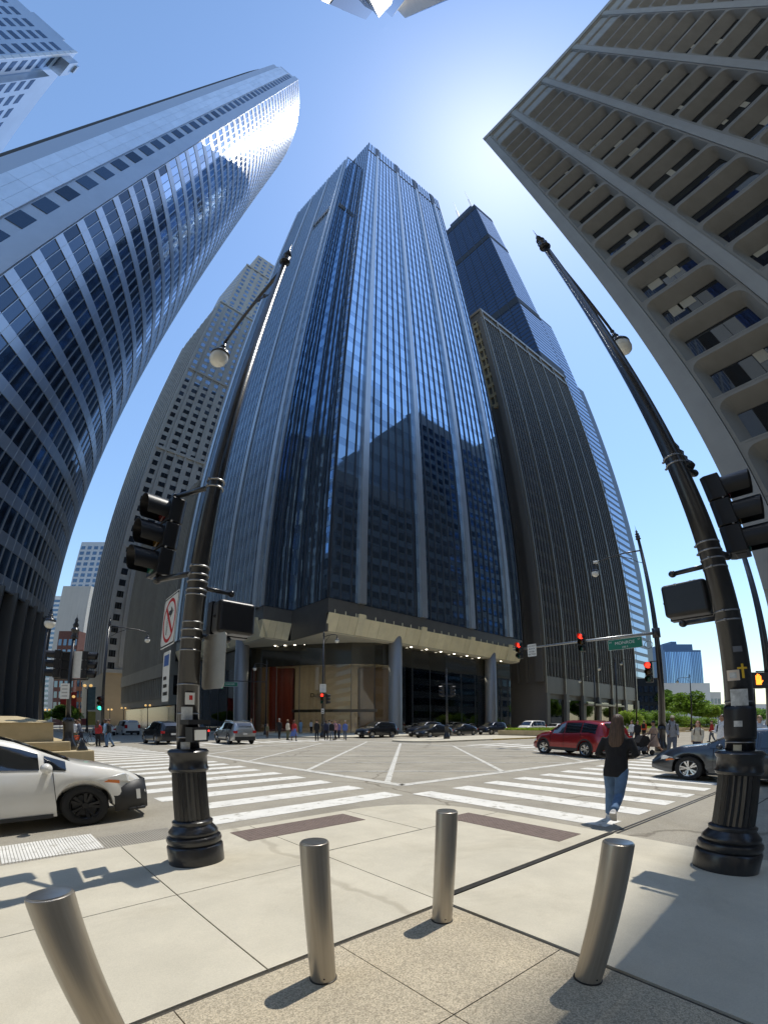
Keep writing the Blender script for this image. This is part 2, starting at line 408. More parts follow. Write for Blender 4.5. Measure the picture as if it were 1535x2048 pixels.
tactile(3.42, 5.78, 2.0, .62); tactile(5.82, 3.72, .62, 2.0)
# rust bleeding from the plate
# --- forecourt in exposed aggregate
plaza = struct(MB().box(-60, 2.70, -60, 2.26, -.05, .012).build('plaza', jointm))
px_ = [-9.16, -6.76, -4.36, -3.16, -1.96, -.76, .44, 1.64, 2.80]; py_ = [-6, -3.5, -2.2, -1.05, .1, 1.25, 2.36]
for i in range(len(px_) - 1):
    for j in range(len(py_) - 1): slab(rect(px_[i], px_[i + 1], py_[j], py_[j + 1], .004), plaza, aggr)
# --- the other three corners and the far blocks
curbm = mat('granite_curb', (.42, .40, .35), .8, var=.12, scale=4)
def corner(name, poly, joints=None):
    o = struct(MB().prism(poly, -.05, .12).build(name, walk)); return o
def rc(cx, cy, r, a0, a1, n=7): return [(cx + r * math.cos(R(a0 + (a1 - a0) * i / (n - 1))), cy + r * math.sin(R(a0 + (a1 - a0) * i / (n - 1)))) for i in range(n)]
far_side = corner('far_sidewalk', rc(28.5, 40.3, 4, 180, 270) + [(620, 36.3), (620, 500), (24.5, 500)])
corner('left_sidewalk', rc(3.5, 40.3, 4, 270, 360) + [(7.5, 500), (-200, 500), (-200, 36.3)])
corner('right_sidewalk', rc(28.0, 5.0, 3.6, 90, 180) + [(24.4, -200), (620, -200), (620, 8.6)])
# medians
median = corner('median', rc(27.4, 26.2, 2.6, 90, 270) + [(34, 23.6), (60, 22.6), (500, 22.6), (500, 30.6), (40, 30.6)])
beige = mat('beige_limestone', (.52, .42, .25), .85, var=.10, scale=2.5, bump=.15, bscale=30, streak=.12)
yell = mat('yellow_curb_paint', (.55, .40, .13), .8, var=.15, scale=3)
MB().prism([(33.9, 23.57), (60, 22.57), (400, 22.57), (400, 22.45), (60, 22.45), (33.9, 23.45)], 0, .125).build('painted_curb', yell, median)

# ================================================================ towers
steel_lt = mat('light_metal_panel', (.60, .62, .63), .32, .75, var=.05, scale=.6, island=.05)
darkmetal = mat('dark_anodised_metal', (.075, .085, .10), .45, .5, var=.15, scale=.5)
brushed = mat('column_steel', (.36, .35, .33), .5, .5, var=.06, scale=1.0, stretch=(1, 1, .1))
cream = mat('cream_metal_panel', (.80, .72, .50), .5, .05, var=.07, scale=.8, island=.07)
soff = mat('cream_soffit', (.66, .60, .47), .7, var=.05, scale=.5)
g_blue = glass_mat('blue_vision_glass', (.52, .67, .82), (.075, .095, .115), .60, .025, .10)
g_span = glass_mat('blue_spandrel_glass', (.40, .53, .68), (.07, .088, .106), .55, .05, .08)
def facade_cols(edges): return [((a + b) / 2, b - a) for a, b in zip(edges[:-1], edges[1:])]
def mirrored(parent, o, u, n, edges, z0, floor, nfl, mull, pil, out=.05, vis=.66, lim=150, mullm=darkmetal, pilm=steel_lt, g1=g_blue, g2=g_span, pilz=None, mw=.16, md=.22, pw=1.15, pd=.55):
    F = frame(o, u, n); vm = []; sm = []
    for c, wd in facade_cols(edges):
        for k in range(nfl):
            z = z0 + k * floor; rz, rx = random.gauss(0, .0022), random.gauss(0, .0022)
            vm.append(F @ TS(c, out, z + floor * (1 - vis / 2), wd, .06, floor * vis - .02, rz, rx))
            sm.append(F @ TS(c, out - .02, z + floor * (1 - vis) / 2, wd, .06, floor * (1 - vis) - .02, random.gauss(0, .0015), random.gauss(0, .0015)))
    zt = z0 + floor * nfl
    ms = [F @ TS(e, out + md / 2, (z0 + zt) / 2, mw, md, zt - z0) for e in mull]
    pz = pilz or zt
    ps = [F @ TS(e, out + pd / 2, (z0 + pz) / 2, pw, pd, pz - z0) for e in pil]
    return vm, sm, ms, ps
# ---- the blue glass tower on the far corner
ct = site('glass_tower', 'tall blue mirrored glass tower with light pilasters above a glazed corner lobby', 'skyscraper', (50, 65, 0))
core = MB().box(31.06, 76.2, 46.06, 93, 17.5, 207.6).box(26.66, 31.0, 55.26, 93, 17.5, 197.6).build('core', darkmetal, ct)
bandm = mat('dark_band_metal', (.15, .142, .128), .42, .45, var=.08, scale=.7)
FL, NF = 4.043, 47
def edges_between(stops, cnt):
    e = [stops[0]]
    for a, b, c in zip(stops[:-1], stops[1:], cnt): e += [a + (b - a) * (i + 1) / c for i in range(c)]
    return e
VM, SM, MS, PS = [], [], [], []
e1 = edges_between([0, 5.3, 17.5, 29.5, 41.0, 45.2], [3, 7, 7, 7, 3])
a_ = mirrored(ct, (31, 46), (1, 0), (0, -1), e1, 17.6, FL, NF, [e for e in e1 if e not in (5.3, 17.5, 29.5, 41.0)], [5.3, 17.5, 29.5, 41.0], pilz=196)
b_ = mirrored(ct, (31, 46), (0, 1), (-1, 0), edges_between([0, 9.2], [6]), 17.6, FL, NF, [0, 1.53, 3.07, 4.6, 6.13, 7.67], [])
c_ = mirrored(ct, (26.6, 55.2), (1, 0), (0, -1), edges_between([0, 4.4], [3]), 17.6, FL, 44, [0, 1.47, 2.93], [])
e4 = edges_between([0, 2.0, 13.4, 24.9, 36.3, 37.7], [1, 7, 7, 7, 1])
d_ = mirrored(ct, (26.6, 55.2), (0, 1), (-1, 0), e4, 17.6, FL, 44, [], [2.0, 13.4, 24.9, 36.3])
# the cross-street side carries light fins instead of dark mullions
finm = mat('pale_blue_fin', (.55, .60, .64), .3, .8)
F4 = frame((26.6, 55.2), (0, 1), (-1, 0)); fins = [F4 @ TS(e, .25, 107.6, .20, .42, 180) for e in e4 if e not in (2.0, 13.4, 24.9, 36.3)]
pieces(ct, 'fin', ubox(), fins, finm)
for q in (a_, b_, c_, d_): VM += q[0]; SM += q[1]; MS += q[2]; PS += q[3]
pieces(ct, 'pane', ubox(), VM, g_blue, 290, 'upper_panes'); pieces(ct, 'spandrel', ubox(), SM, g_span, 290, 'upper_spandrels')
pieces(ct, 'mullion', ubox(), MS, darkmetal); pieces(ct, 'pilaster', ubox(), PS, steel_lt)
# crown slots, roof screen, mechanical floor line on the left block
for u_ in (5.3, 17.5, 29.5, 41.0): MB().box(31 + u_ - 1.0, 31 + u_ + 1.0, 45.68, 45.92, 195.6, 207.9).build('crown_slot', darkmetal, ct)
MB().box(31, 76.2, 45.72, 45.94, 195.3, 195.8).build('crown_line', bandm, ct)
for bb in ((31.2, 76, 46.2, 46.6, 207.6, 209.0), (31.2, 31.6, 46.6, 92.8, 207.6, 209.0), (26.8, 27.2, 55.5, 92.8, 197.6, 198.6)): MB().box(*bb).build('parapet', g_span, ct)
MB().box(26.05, 26.5, 57.5, 67, 141.5, 144).box(27.6, 30.6, 54.85, 55.1, 141.5, 144).build('mechanical_louvre', bandm, ct)
# dark base band
MB().box(30.9, 76.3, 45.85, 46.3, 15.6, 17.5).box(30.9, 31.3, 46.3, 55.1, 13.2, 17.5).box(26.5, 30.9, 55.05, 55.5, 15.6, 17.5).box(26.5, 26.95, 55.5, 93, 15.6, 17.5).build('base_band', bandm, ct)
# sloping cream fascia, panel by panel
def fascia(o, u, n, wd, step, parent, extra=()):
    F = frame(o, u, n); k = int(round(wd / step)); s = wd / k
    un = MB().add([(-.5, 0, 0), (.5, 0, 0), (.5, -.95, -2.3), (-.5, -.95, -2.3), (-.5, -.12, 0), (.5, -.12, 0), (.5, -1.05, -2.25), (-.5, -1.05, -2.25)],
                  [(0, 1, 2, 3), (4, 7, 6, 5), (0, 4, 5, 1), (1, 5, 6, 2), (2, 6, 7, 3), (3, 7, 4, 0)])
    pieces(parent, 'fascia_panel', un, [F @ TS((i + .5) * s, random.uniform(.12, .16), 15.6, s - .03, 1, 1) for i in range(k)], cream)
    for e in extra:
        MB().add([(-.55, .25, .5), (.55, .25, .5), (.55, -.7, -2.3), (-.55, -.7, -2.3), (-.55, -.1, .5), (.55, -.1, .5), (.55, -1.0, -2.3), (-.55, -1.0, -2.3)],
                 [(0, 1, 2, 3), (4, 7, 6, 5), (0, 4, 5, 1), (1, 5, 6, 2), (2, 6, 7, 3), (3, 7, 4, 0)], F @ Matrix.Translation((e, .12, 15.6))).build('fascia_bracket', cream, parent)
fascia((31, 45.85), (1, 0), (0, -1), 45.2, 1.72, ct, (5.3, 17.5, 29.5, 41.0))
fascia((26.5, 55.05), (1, 0), (0, -1), 4.4, 1.1, ct)
fascia((26.5, 55.05), (0, 1), (-1, 0), 37.7, 1.6, ct, (2.0, 13.4, 24.9))
st_ = [F4 @ TS(x, .3, 15.9, .1, .1, .5) for x in ()]
stud = [frame((31, 45.85), (1, 0), (0, -1)) @ TS(i * 1.72 + .86, .16, 15.85, .10, .10, .45) for i in range(26)]
pieces(ct, 'stud', ubox(), stud, cream)
MB().prism([(27.4, 56), (31.2, 56), (31.2, 46.8), (76, 46.8), (76, 93), (27.4, 93)], 13.15, 13.3).build('soffit', soff, ct)
# steel columns
for cx, cy in ((43.9, 47.3), (67.6, 47.3), (27.6, 63.6)):
    MB().lathe([(1.08, .12), (1.02, .5), (1.02, 16.0)], 36).build('column', brushed, ct, True, (cx, cy, 0))
# lobby: glass wall on a curve, mullions, bulkhead, stepped ceiling, stone walls
lobl = mat('lobby_lamp_and_fill', (1.0, .93, .80), .5, emit=6.0)
lobg = clear_mat('lobby_glass', (.80, .80, .76), .02, .05)
pts = [(28.2, 92.8), (28.2, 66.5), (29.6, 63.6), (31.6, 60.2), (33.6, 56.9), (35.8, 53.6), (38.2, 50.4), (40.8, 48.3), (44.5, 47.9)] + [(x, 47.9 + .0006 * (x - 44.5) ** 2) for x in (48, 52, 56, 60, 64, 68, 72, 75.8)]
for a, b in zip(pts[:-1], pts[1:]):
    d = Vector((b[0] - a[0], b[1] - a[1])); L0 = d.length; ang = math.atan2(d.y, d.x)
    M = Matrix.Translation((a[0], a[1], 0)) @ Matrix.Rotation(ang, 4, 'Z')
    ns = max(1, int(round(L0 / 3.9)))
    for i in range(ns):
        MB().box(i * L0 / ns + .04, (i + 1) * L0 / ns - .04, -.02, .02, .15, 10.0, M).build('lobby_pane', lobg, ct)
        MB().box(i * L0 / ns - .035, i * L0 / ns + .035, -.09, .09, .12, 10.0, M).build('lobby_mullion', darkmetal, ct)
    if a[1] < 67: MB().box(.2, L0 - .2, .9, 1.35, 10.35, 10.45, M).build('lobby_fill_strip', lobl, ct)  # unseen glowing strip, added behind the bulkhead to brighten the lobby
    MB().box(0, L0, .02, .35, 10.0, 13.16, M).build('bulkhead', glass_mat('lobby_bulkhead_glass', (.36, .36, .33), (.055, .05, .038), .25, .08), ct)
redst = mat('red_marble', (.24, .05, .035), .35, var=.35, scale=.35, stretch=(3, 3, .3))
stone = mat('lobby_travertine', (.60, .51, .38), .5, var=.08, scale=.6)
brn = mat('lobby_brown_stone', (.24, .17, .11), .5, var=.12, scale=.5)
dk = mat('dark_interior', (.02, .02, .02), .8)
def wall_seg(name, a, b, m, z0=.12, z1=11.3, t=.5):
    d = Vector((b[0] - a[0], b[1] - a[1])); M = Matrix.Translation((a[0], a[1], 0)) @ Matrix.Rotation(math.atan2(d.y, d.x), 4, 'Z')
    return MB().box(0, d.length, 0, t, z0, z1, M).build(name, m, ct)
wall_seg('lobby_wall', (33.5, 73), (37.8, 66.2), redst); wall_seg('lobby_wall', (38.0, 65.8), (44.6, 57.2), stone); wall_seg('lobby_wall', (46.0, 58.5), (49.5, 55.0), brn)
wall_seg('lobby_wall', (50.2, 54.6), (56.0, 53.4), stone); wall_seg('lobby_wall', (58.0, 55.5), (64.0, 54.4), stone); wall_seg('lobby_wall', (64.2, 54.0), (69, 53.4), brn); wall_seg('lobby_wall', (69.2, 53.4), (77, 52.6), redst)
wall_seg('lobby_wall', (29.5, 92), (33.2, 74), mat('teal_dark_stone', (.03, .045, .048), .4, var=.2))
MB().box(34, 78, 70, 92, .1, 13).build('core_wall', brn, ct)
for i in range(12):   # ceiling in steps
    z = 10.9 - .02 * i; t = i / 11
    MB().box(35.5 + i * 3.3, 35.5 + i * 3.3 + 3.15, 50.3 + 10 * max(0, .5 - t) * 1.6, 68, 10.85 - .04 * i + (i % 2) * .16, 11.0 - .04 * i + (i % 2) * .16).build('ceiling_step', soff, ct)
MB().prism([(29, 66), (34, 57), (41, 49), (76, 49), (76, 69), (29, 69)], .1, .135).build('lobby_floor', stone, ct)
pieces(ct, 'downlight', ubox(), [TS(31.2 + i * .95, 60.2 - i * 1.25, 13.12, .22, .22, .05) for i in range(9)] + [TS(44 + i * 3.4, 47.45, 13.12, .25, .25, .05) for i in range(9)], lobl)
# entrance doors and lintel
MB().box(0, 13, -.5, -.35, 3.1, 3.5, Matrix.Translation((33.4, 58.2, 0)) @ Matrix.Rotation(R(-56), 4, 'Z')).build('entrance_canopy', mat('bronze_trim', (.17, .15, .12), .35, .7), ct)
M_ = Matrix.Translation((40.4, 62.4, 6.2)) @ Matrix.Rotation(R(-52.4), 4, 'Z') @ FACE
text_mesh('Deloitte.', 1.0, mat('dark_letters', (.035, .03, .025), .5), 'lettering', ct, Matrix.Translation((40.55, 61.9, 6.1)) @ Matrix.Rotation(math.atan2(57.2 - 65.8, 44.6 - 38.0), 4, 'Z') @ FACE, .03)
# ---- the lens-shaped tower on the left
lt = site('curved_tower', 'lens shaped steel and glass tower with curved front, glaring in the sun at its top', 'skyscraper', (-15, 88, 0))
RC_, CXL, CYL = 57.7, -52.2, 88.0
def lens(y): return CXL + math.sqrt(RC_ ** 2 - (y - CYL) ** 2)
g_grey = glass_mat('grey_vision_glass', (.40, .52, .68), (.012, .015, .02), .15, .06, .25)
band_st = mat('steel_spandrel', (.54, .58, .63), .30, .75, var=.05, scale=.4, island=.05)
endpan = mat('pale_end_panel', (.80, .83, .86), .28, .75, var=.06, scale=.5, island=.06)
a0 = math.asin((45 - CYL) / RC_)
NA = 64; angs = [a0 + (-2 * a0) * i / NA for i in range(NA + 1)]
P_ = [(CXL + RC_ * math.cos(a), CYL + RC_ * math.sin(a)) for a in angs]
back = [(-37.3 - x, y) for x, y in reversed(P_)]
MB().prism([(x - .35, y) for x, y in P_] + back, 16, 205.0).build('core', dk, lt)
FLH, NFL_ = 4.2, 45
pn = []; mullw = []
for i in range(NA):
    (xa, ya), (xb, yb) = P_[i], P_[i + 1]; d = Vector((xb - xa, yb - ya)); L0 = d.length; u = d / L0; nrm = Vector((u.y, -u.x))
    F = frame((xa, ya), (u.x, u.y), (nrm.x, nrm.y))
    if i > NA * .70: continue
    for k in range(NFL_):
        z = 16 + k * FLH
        pn.append(F @ TS(L0 / 2, -.10, z + 1.35 + 1.42, L0 - .06, .05, 2.8, random.gauss(0, .0035), random.gauss(0, .003)))
    mullw.append(F @ TS(0, -.03, 16 + FLH * NFL_ / 2, .07, .16, FLH * NFL_))
pieces(lt, 'pane', ubox(), pn, g_grey, 290, 'upper_panes')
pieces(lt, 'mullion', ubox(), mullw, steel_lt)
for k in range(NFL_ + 1):   # a steel band at every floor, one object per ring
    z = 16 + k * FLH; m = MB(); n = int(NA * .72); v = []; f = []
    for x, y in P_[:n]: 
        dx, dy = (x - CXL) / RC_, (y - CYL) / RC_
        for off, zz in ((.02, z - .05), (.02, z + 1.34), (-.3, z + 1.34), (-.3, z - .05)): v.append((x + dx * off, y + dy * off, zz))
    for i in range(n - 1):
        for j in range(4): f.append((i * 4 + j, i * 4 + (j + 1) % 4, i * 4 + 4 + (j + 1) % 4, i * 4 + 4 + j))
    f += [(3, 2, 1, 0)]
    smooth_by_angle(m.add(v, f).build('floor_band', band_st, lt), 30)
# narrow end: corner column, window slot, pale panels
MB().box(-16.4, -13.75, 44.4, 46.5, 10, 206.5).build('end_column', mat('end_column_metal', (.50, .53, .57), .32, .75, var=.05, scale=.3), lt)
MB().box(-18.9, -16.4, 44.78, 46.5, 10, 205).build('window_slot', mat('slot_metal', (.50, .53, .57), .35, .7), lt)
pieces(lt, 'slot_window', ubox(), [TS(-17.6, 44.76, 18 + k * FLH + 1.6, 2.1, .1, 2.4) for k in range(44)], g_grey)
pz = []
for k in range(44):
    for j in range(3): pz.append(TS(-23.6 + (j + .5) * 1.57, 44.45, 16 + k * FLH + 2.1, 1.545, .25, FLH - .03))
pieces(lt, 'end_panel', ubox(), pz, endpan)
MB().box(-23.6, -18.9, 44.62, 46.5, 16, 204).box(-26.5, -23.6, 45.6, 48, 16, 202).build('end_wall', mat('slot_metal', (.22, .25, .29)), lt)
# base: tall dark piers
pieces(lt, 'base_pier', ubox(), [frame(P_[i], ((P_[i + 1][0] - P_[i][0]) / 1.55, (P_[i + 1][1] - P_[i][1]) / 1.55), (1, 0)) @ TS(0, -.3, 8.2, .5, 1.2, 16) for i in range(0, 40, 2)] + [TS(-14 - i * 1.9, 45.0, 8.2, .5, .9, 16) for i in range(6)], mat('base_pier_metal', (.15, .15, .145), .4, .6, streak=.2))
MB().prism([(x - 1.6, y) for x, y in P_] + back, .1, 16).build('base_wall', mat('base_dark_glass', (.03, .032, .034), .12, .4), lt)
# ---- the concrete tower on the right
conc = mat('grey_concrete', (.36, .355, .335), .9, var=.06, scale=.5, bump=.08, bscale=18, streak=.14)
conc2 = mat('warm_concrete', (.28, .265, .235), .9, var=.06, scale=.6, bump=.08, bscale=18, streak=.10)
g_dark = glass_mat('dark_office_glass', (.30, .36, .44), (.028, .027, .026), .22, .02, .3)
rt = site('concrete_tower', 'grey concrete office tower with deep rounded window hoods filling the upper right', 'office tower', (45, -25, 0))
XR, YC, HT = 33.3, 3.9, 98.0
MB().box(XR + 1.75, 55, -64, YC - .5, .1, HT - .4).build('core', conc, rt)
MB().box(XR + .2, 55, YC - .6, YC, .1, HT).build('side_wall', conc, rt)
MB().box(XR - .25, 55, -64, YC + .02, HT - 1.2, HT + .2).build('roof_edge', conc, rt)
ys = [YC, -4.9, -14.3, -23.8, -33.4, -43.0, -52.6, -62.2]
for i, y in enumerate(ys):
    wv = 1.5 if i == 0 else 1.15
    MB().box(XR - .12, XR + 1.8, y - (wv if i == 0 else wv / 2), y if i == 0 else y + wv / 2, .1, HT - 1.25).build('pier', conc, rt)
FH = 3.9; NFR = 22; zb = 11.0
def hood(wd):
    """one storey of one bay: a frame whose opening has round lower corners and splays in to the window"""
    m = MB(); n = 6; h0, h1 = .16, FH - .16; w0 = wd / 2 - .04
    outer = [(-w0, 0), (w0, 0), (w0, FH - .02), (-w0, FH - .02)]
    rr = .85
    def ring(wx, zb_, zt, r):
        p = [(-wx, zt), (-wx, zb_ + r)]
        p += [(-wx + r - r * math.cos(R(a)), zb_ + r - r * math.sin(R(a))) for a in (22.5, 45, 67.5)]
        p += [(-wx + r, zb_), (wx - r, zb_)]
        p += [(wx - r + r * math.sin(R(a)), zb_ + r - r * math.cos(R(a))) for a in (22.5, 45, 67.5)]
        return p + [(wx, zb_ + r), (wx, zt)]
    # outer face ring mapped on the rectangle
    A = ring(w0, 0, FH - .02, .001); B_ = ring(w0 - .22, .24, FH - .16, rr); C_ = ring(w0 - .85, 1.05, FH - .30, .06)
    k = len(A)
    v = [(x, 0, FH - .02 - z) for x, z in A] + [(x, 0, FH - .02 - z) for x, z in B_] + [(x, -1.25, FH - .02 - z) for x, z in C_]
    f = []
    for j in range(k):
        j2 = (j + 1) % k
        f.append((j, j2, k + j2, k + j)); f.append((k + j, k + j2, 2 * k + j2, 2 * k + j))
    return m.add(v, f), (w0 - .85, .28, FH - .02 - 1.05)
blind = mat('window_blind', (.45, .41, .33), .9)
for i in range(len(ys) - 1):
    ya = ys[i] - (1.5 if i == 0 else .575); yb = ys[i + 1] + .575; wd = ya - yb
    hm, (wx, zl, zt_) = hood(wd); me = hm.mesh('window_hood', conc2 if i < 9 else conc)
    gm = MB().box(-wx, wx, -1.36, -1.3, zl, zt_).mesh('pane', g_dark)
    F = frame((XR, (ya + yb) / 2), (0, -1), (-1, 0))
    for k in range(NFR):
        o = ob('window_hood', me, rt); o.matrix_basis = F @ Matrix.Translation((0, 0, zb + k * FH))
        if px_of(o.matrix_basis.translation)[0] < 1700:
            p = ob('pane', gm, o)
            for q in range(random.choice((0, 0, 1, 1, 2))):
                bw = random.uniform(.5, 1.5); xx = random.uniform(-wx + .8, wx - .8); dz = random.uniform(.4, 1.4)
                MB().box(xx - bw / 2, xx + bw / 2, -1.31, -1.285, zt_ - dz, zt_).build('blind', blind, o)
MB().box(XR - .2, XR + 1.7, -64, YC, 9.3, 11.0).build('lower_beam', conc, rt)
MB().box(XR + 4, 55, -64, YC - 2, .1, 9.4).build('base_wall', mat('base_dark_glass', (.03, .032, .034)), rt)
MB().box(XR + .3, 55, -64, YC - .1, HT - 8.5, HT - 1.3).build('plant_storey', conc, rt)
# ---- ribbed tower overhead, behind the camera, with a saw-tooth corner
bt = site('sawtooth_tower', 'pale stone and dark glass tower overhead with a saw tooth corner', 'skyscraper', (-14, -14, 0))
whst = mat('white_granite', (.72, .70, .66), .5, var=.05, scale=.6)
HB = 98.0
def top(px, py): return at_dist_z(px, py, HB)
def at_dist_z(px, py, z):
    e = (1445 - py) / 885; u = (px - 767) / 885; t = (z - CAM_H) / math.sin(e); X, Y = u * t, math.cos(e) * t
    return (X * CA + Y * SA, -X * SA + Y * CA)
t1, v1, t2, v2, t3, v3, t4 = [at_dist_z(*p, HB) for p in ((730, 39), (744, 21), (757, 35), (769, 21), (783, 34), (794, 20), (809, 36))]
lo_, ro_ = at_dist_z(600, -28, HB), at_dist_z(934, -30, HB)
poly = [lo_, t1, v1, t2, v2, t3, v3, t4, ro_, (ro_[0] - 20, ro_[1] - 25), (lo_[0] - 10, lo_[1] - 20)]
MB().prism(poly, 30, HB).build('shaft', whst, bt)
gx = glass_mat('deep_blue_glass', (.20, .33, .55), (.01, .015, .03), .5, .03)
def clad(a, b, m, n, name):
    d = Vector((b[0] - a[0], b[1] - a[1])); L0 = d.length; d /= L0; nr = (-d.y, d.x)
    F = frame(a, (d.x, d.y), nr); mt = []
    for i in range(n):
        for k in range(12): mt.append(F @ TS(L0 * (i + .5) / n, .03, HB - 3.5 - k * 3.9, L0 / n * .55, .06, 2.6))
    pieces(bt, name, ubox(), mt, m, 60, 'lower_windows')
clad(lo_, t1, g_dark, 9, 'window'); clad(v1, t2, g_dark, 3, 'window')
def sheet(a, b, m, name):
    d = Vector((b[0] - a[0], b[1] - a[1])); L0 = d.length; d /= L0; nr = (-d.y, d.x); F = frame(a, (d.x, d.y), nr)
    MB().box(.02, L0 - .02, .01, .09, 34, HB - .1, F).build(name, m, bt)
sheet(t1, v1, g_dark, 'glass_return'); sheet(v2, t3, gx, 'glass_return'); sheet(t4, ro_, gx, 'glass_wall')
MB().box(-70, -5, -70, -4, .1, 30).build('podium', whst, bt)
# ---- distant tower, top left
tl = site('gridded_tower', 'pale blue gridded tower cut off by the upper left edge', 'skyscraper', (-125, 130, 0))
tlp = mat('pale_blue_panel', (.42, .50, .60), .35, .65, var=.06, scale=.05, island=.05)
TX, TY, TH = -105.0, 109.0, 219.0
MB().box(TX - 50, TX, TY, TY + 82, 0, TH).box(TX - 44, TX + 4, TY + 10, TY + 66, 0, TH - 14).box(TX - 45, TX - 22, TY + 12, TY + 40, TH, TH + 26).build('shaft', tlp, tl)
g_tl = glass_mat('slate_glass', (.25, .33, .45), (.02, .028, .04), .4, .05)
wm = []
for k in range(22):
    for j in range(5): wm.append(TS(TX - 5.5 - j * 8.4, TY - .04, TH - 9 - k * 5.2, 5.6, .1, 2.6))
    for j in range(9): wm.append(TS(TX + (4.04 if 1 <= j <= 6 else .04), TY + 5 + j * 8.6, TH - (9 if not 1 <= j <= 6 else 23) - k * 5.2, .1, 5.6, 2.6))
pieces(tl, 'window', ubox(), wm, g_tl, 200, 'lower_windows')
whp = mat('white_edge_panel', (.62, .66, .70), .4, .5)
pieces(tl, 'edge_panel', ubox(), [TS(TX - .6, TY - .05, TH - 2 - k * 4.2, 1.9, .4, 3.9) for k in range(26)], whp)
MB().box(TX - 7, TX + 5, TY + 2, TY + 10, TH - 9, TH - 3).box(TX - 2, TX + 6, TY + 4, TY + 8, TH - 3, TH - 1.6).build('roof_plant', tlp, tl)
# ---- stone tower beyond the glass tower, on the left
at = site('stone_tower', 'very tall setback stone tower with paired windows rising behind the glass tower', 'skyscraper', (45, 190, 0))
stn = mat('rose_granite', (.44, .43, .405), .8, var=.07, scale=.15, island=.0, streak=.1)
stn2 = mat('tan_granite', (.46, .36, .24), .8, var=.07, scale=.3)
g_sm = glass_mat('small_window_glass', (.22, .27, .33), (.018, .018, .02), .3, .03, .3)
MB().box(26.4, 70, 168.4, 214, 0, 18).build('base_wall', stn2, at)
MB().box(26.5, 70, 168.5, 214, 18, 205).box(31, 66, 173, 210, 205, 256).box(36, 62, 178, 205, 256, 280).box(40, 58, 183, 200, 280, 288).build('shaft', stn, at)
wm = []; pv = []; 
def wins(o, u, n, W, z0, z1, step, ww, wh, fh, pair=False):
    F = frame(o, u, n); k = int(W / step); s = W / k
    for i in range(k):
        z = z0
        while z < z1:
            if pair:
                for dx in (-.62, .62): wm.append(F @ TS((i + .5) * s + dx, .02, z + fh / 2, ww * .55, .08, wh))
            else: wm.append(F @ TS((i + .5) * s, .02, z + fh / 2, ww, .08, wh))
            z += fh
wins((26.5, 168.5), (1, 0), (0, -1), 3.6, 6, 203, 3.6, 1.9, 2.2, 4.1); wins((30.8, 168.5), (1, 0), (0, -1), 26, 6, 203, 4.3, 2.2, 2.0, 4.1, True)
wins((31, 173), (1, 0), (0, -1), 30, 207, 253, 4.3, 2.2, 2.0, 4.1, True); wins((36, 178), (1, 0), (0, -1), 24, 258, 277, 4.3, 2.2, 2.0, 4.1, True)
wins((26.5, 168.5), (0, 1), (-1, 0), 45, 6, 203, 4.1, 1.9, 2.2, 4.1); wins((31, 173), (0, 1), (-1, 0), 36, 207, 253, 4.1, 1.9, 2.2, 4.1)
pieces(at, 'window', ubox(), wm, g_sm, 290, 'far_windows')
for z in (18, 62, 105, 150, 203, 254): MB().box(26.2 if z < 204 else 30.7, 56, 167.9 if z < 204 else 172.5, 168.6 if z < 204 else 173.1, z, z + 1.2).build('cornice', stn, at)
for x0 in range(26, 58, 4): MB().box(x0 + .35, x0 + .95, 168.05, 168.55, 20, 202).build('buttress', stn, at)
for y0 in range(168, 214, 5): MB().box(26.0, 26.55, y0, y0 + 1.1, 18, 202).build('buttress', stn, at)
MB().lathe([(.6, 288), (.3, 294), (.05, 302)], 8).build('spire', stn, at, False, (49, 190, 0))
# ---- low finned block along the cross street
fb = site('finned_block', 'low block with close set pale vertical fins along the left street', 'office building', (50, 115, 0))
fstn = mat('fin_limestone', (.36, .33, .27), .8, var=.08, scale=.2, island=.06)
MB().box(27.2, 70, 95, 139, 9, 55).build('core', dk, fb)
pieces(fb, 'fin', ubox(), [TS(26.7, 95 + .45 + i * 1.02, 34, 1.3, .5, 42) for i in range(43)] + [TS(27.5 + i * 1.02, 139, 34, .5, 1.0, 42) for i in range(14)], fstn)
for q in ((26.0, 70, 94.9, 139.2, 54, 55.6), (26.0, 70, 94.9, 139.2, 11.2, 14), (26.3, 70, 95, 139, 5.2, 7.2)): MB().box(*q).build('band', fstn, fb)
pieces(fb, 'pier', ubox(), [TS(26.6, 95.4 + i * 1.45, 9, .9, .55, 4.4) for i in range(31)], fstn)
MB().box(27.4, 70, 95, 139, .1, 5.3).build('base_wall', mat('base_dark_glass', (.03, .032, .034)), fb)
# ---- bronze slab down the boulevard
bz = site('bronze_slab', 'dark bronze office slab with thin light vertical lines, right of the glass tower', 'office tower', (109, 60, 0))
brz = mat('bronze_metal', (.185, .175, .16), .5, .3, var=.10, scale=.3, stretch=(1, 1, .2))
brzl = mat('bronze_light_line', (.33, .29, .23), .4, .7)
g_brz = glass_mat('bronze_glass', (.33, .37, .43), (.095, .10, .105), .30, .04, .12)
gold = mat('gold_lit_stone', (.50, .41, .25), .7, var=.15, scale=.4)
MB().box(84.6, 134, 46.3, 80, .1, 123).build('core', brz, bz)
bp = [TS(84.6 + (i + .5) * 1.372, 46.24, 11 + k * 4 + 2, 1.372 - .28, .08, 2.7) for i in range(36) for k in range(27)]
pieces(bz, 'pane', ubox(), bp, g_brz, 250, 'upper_panes')
pieces(bz, 'mullion', ubox(), [TS(84.6 + i * 1.372, 46.1, 65, .2, .45, 108) for i in range(1, 36) if i % 6], brz)
pieces(bz, 'light_mullion', ubox(), [TS(84.6 + i * 1.372 * 6, 45.98, 62, .3, .75, 123) for i in range(0, 7)], brzl)
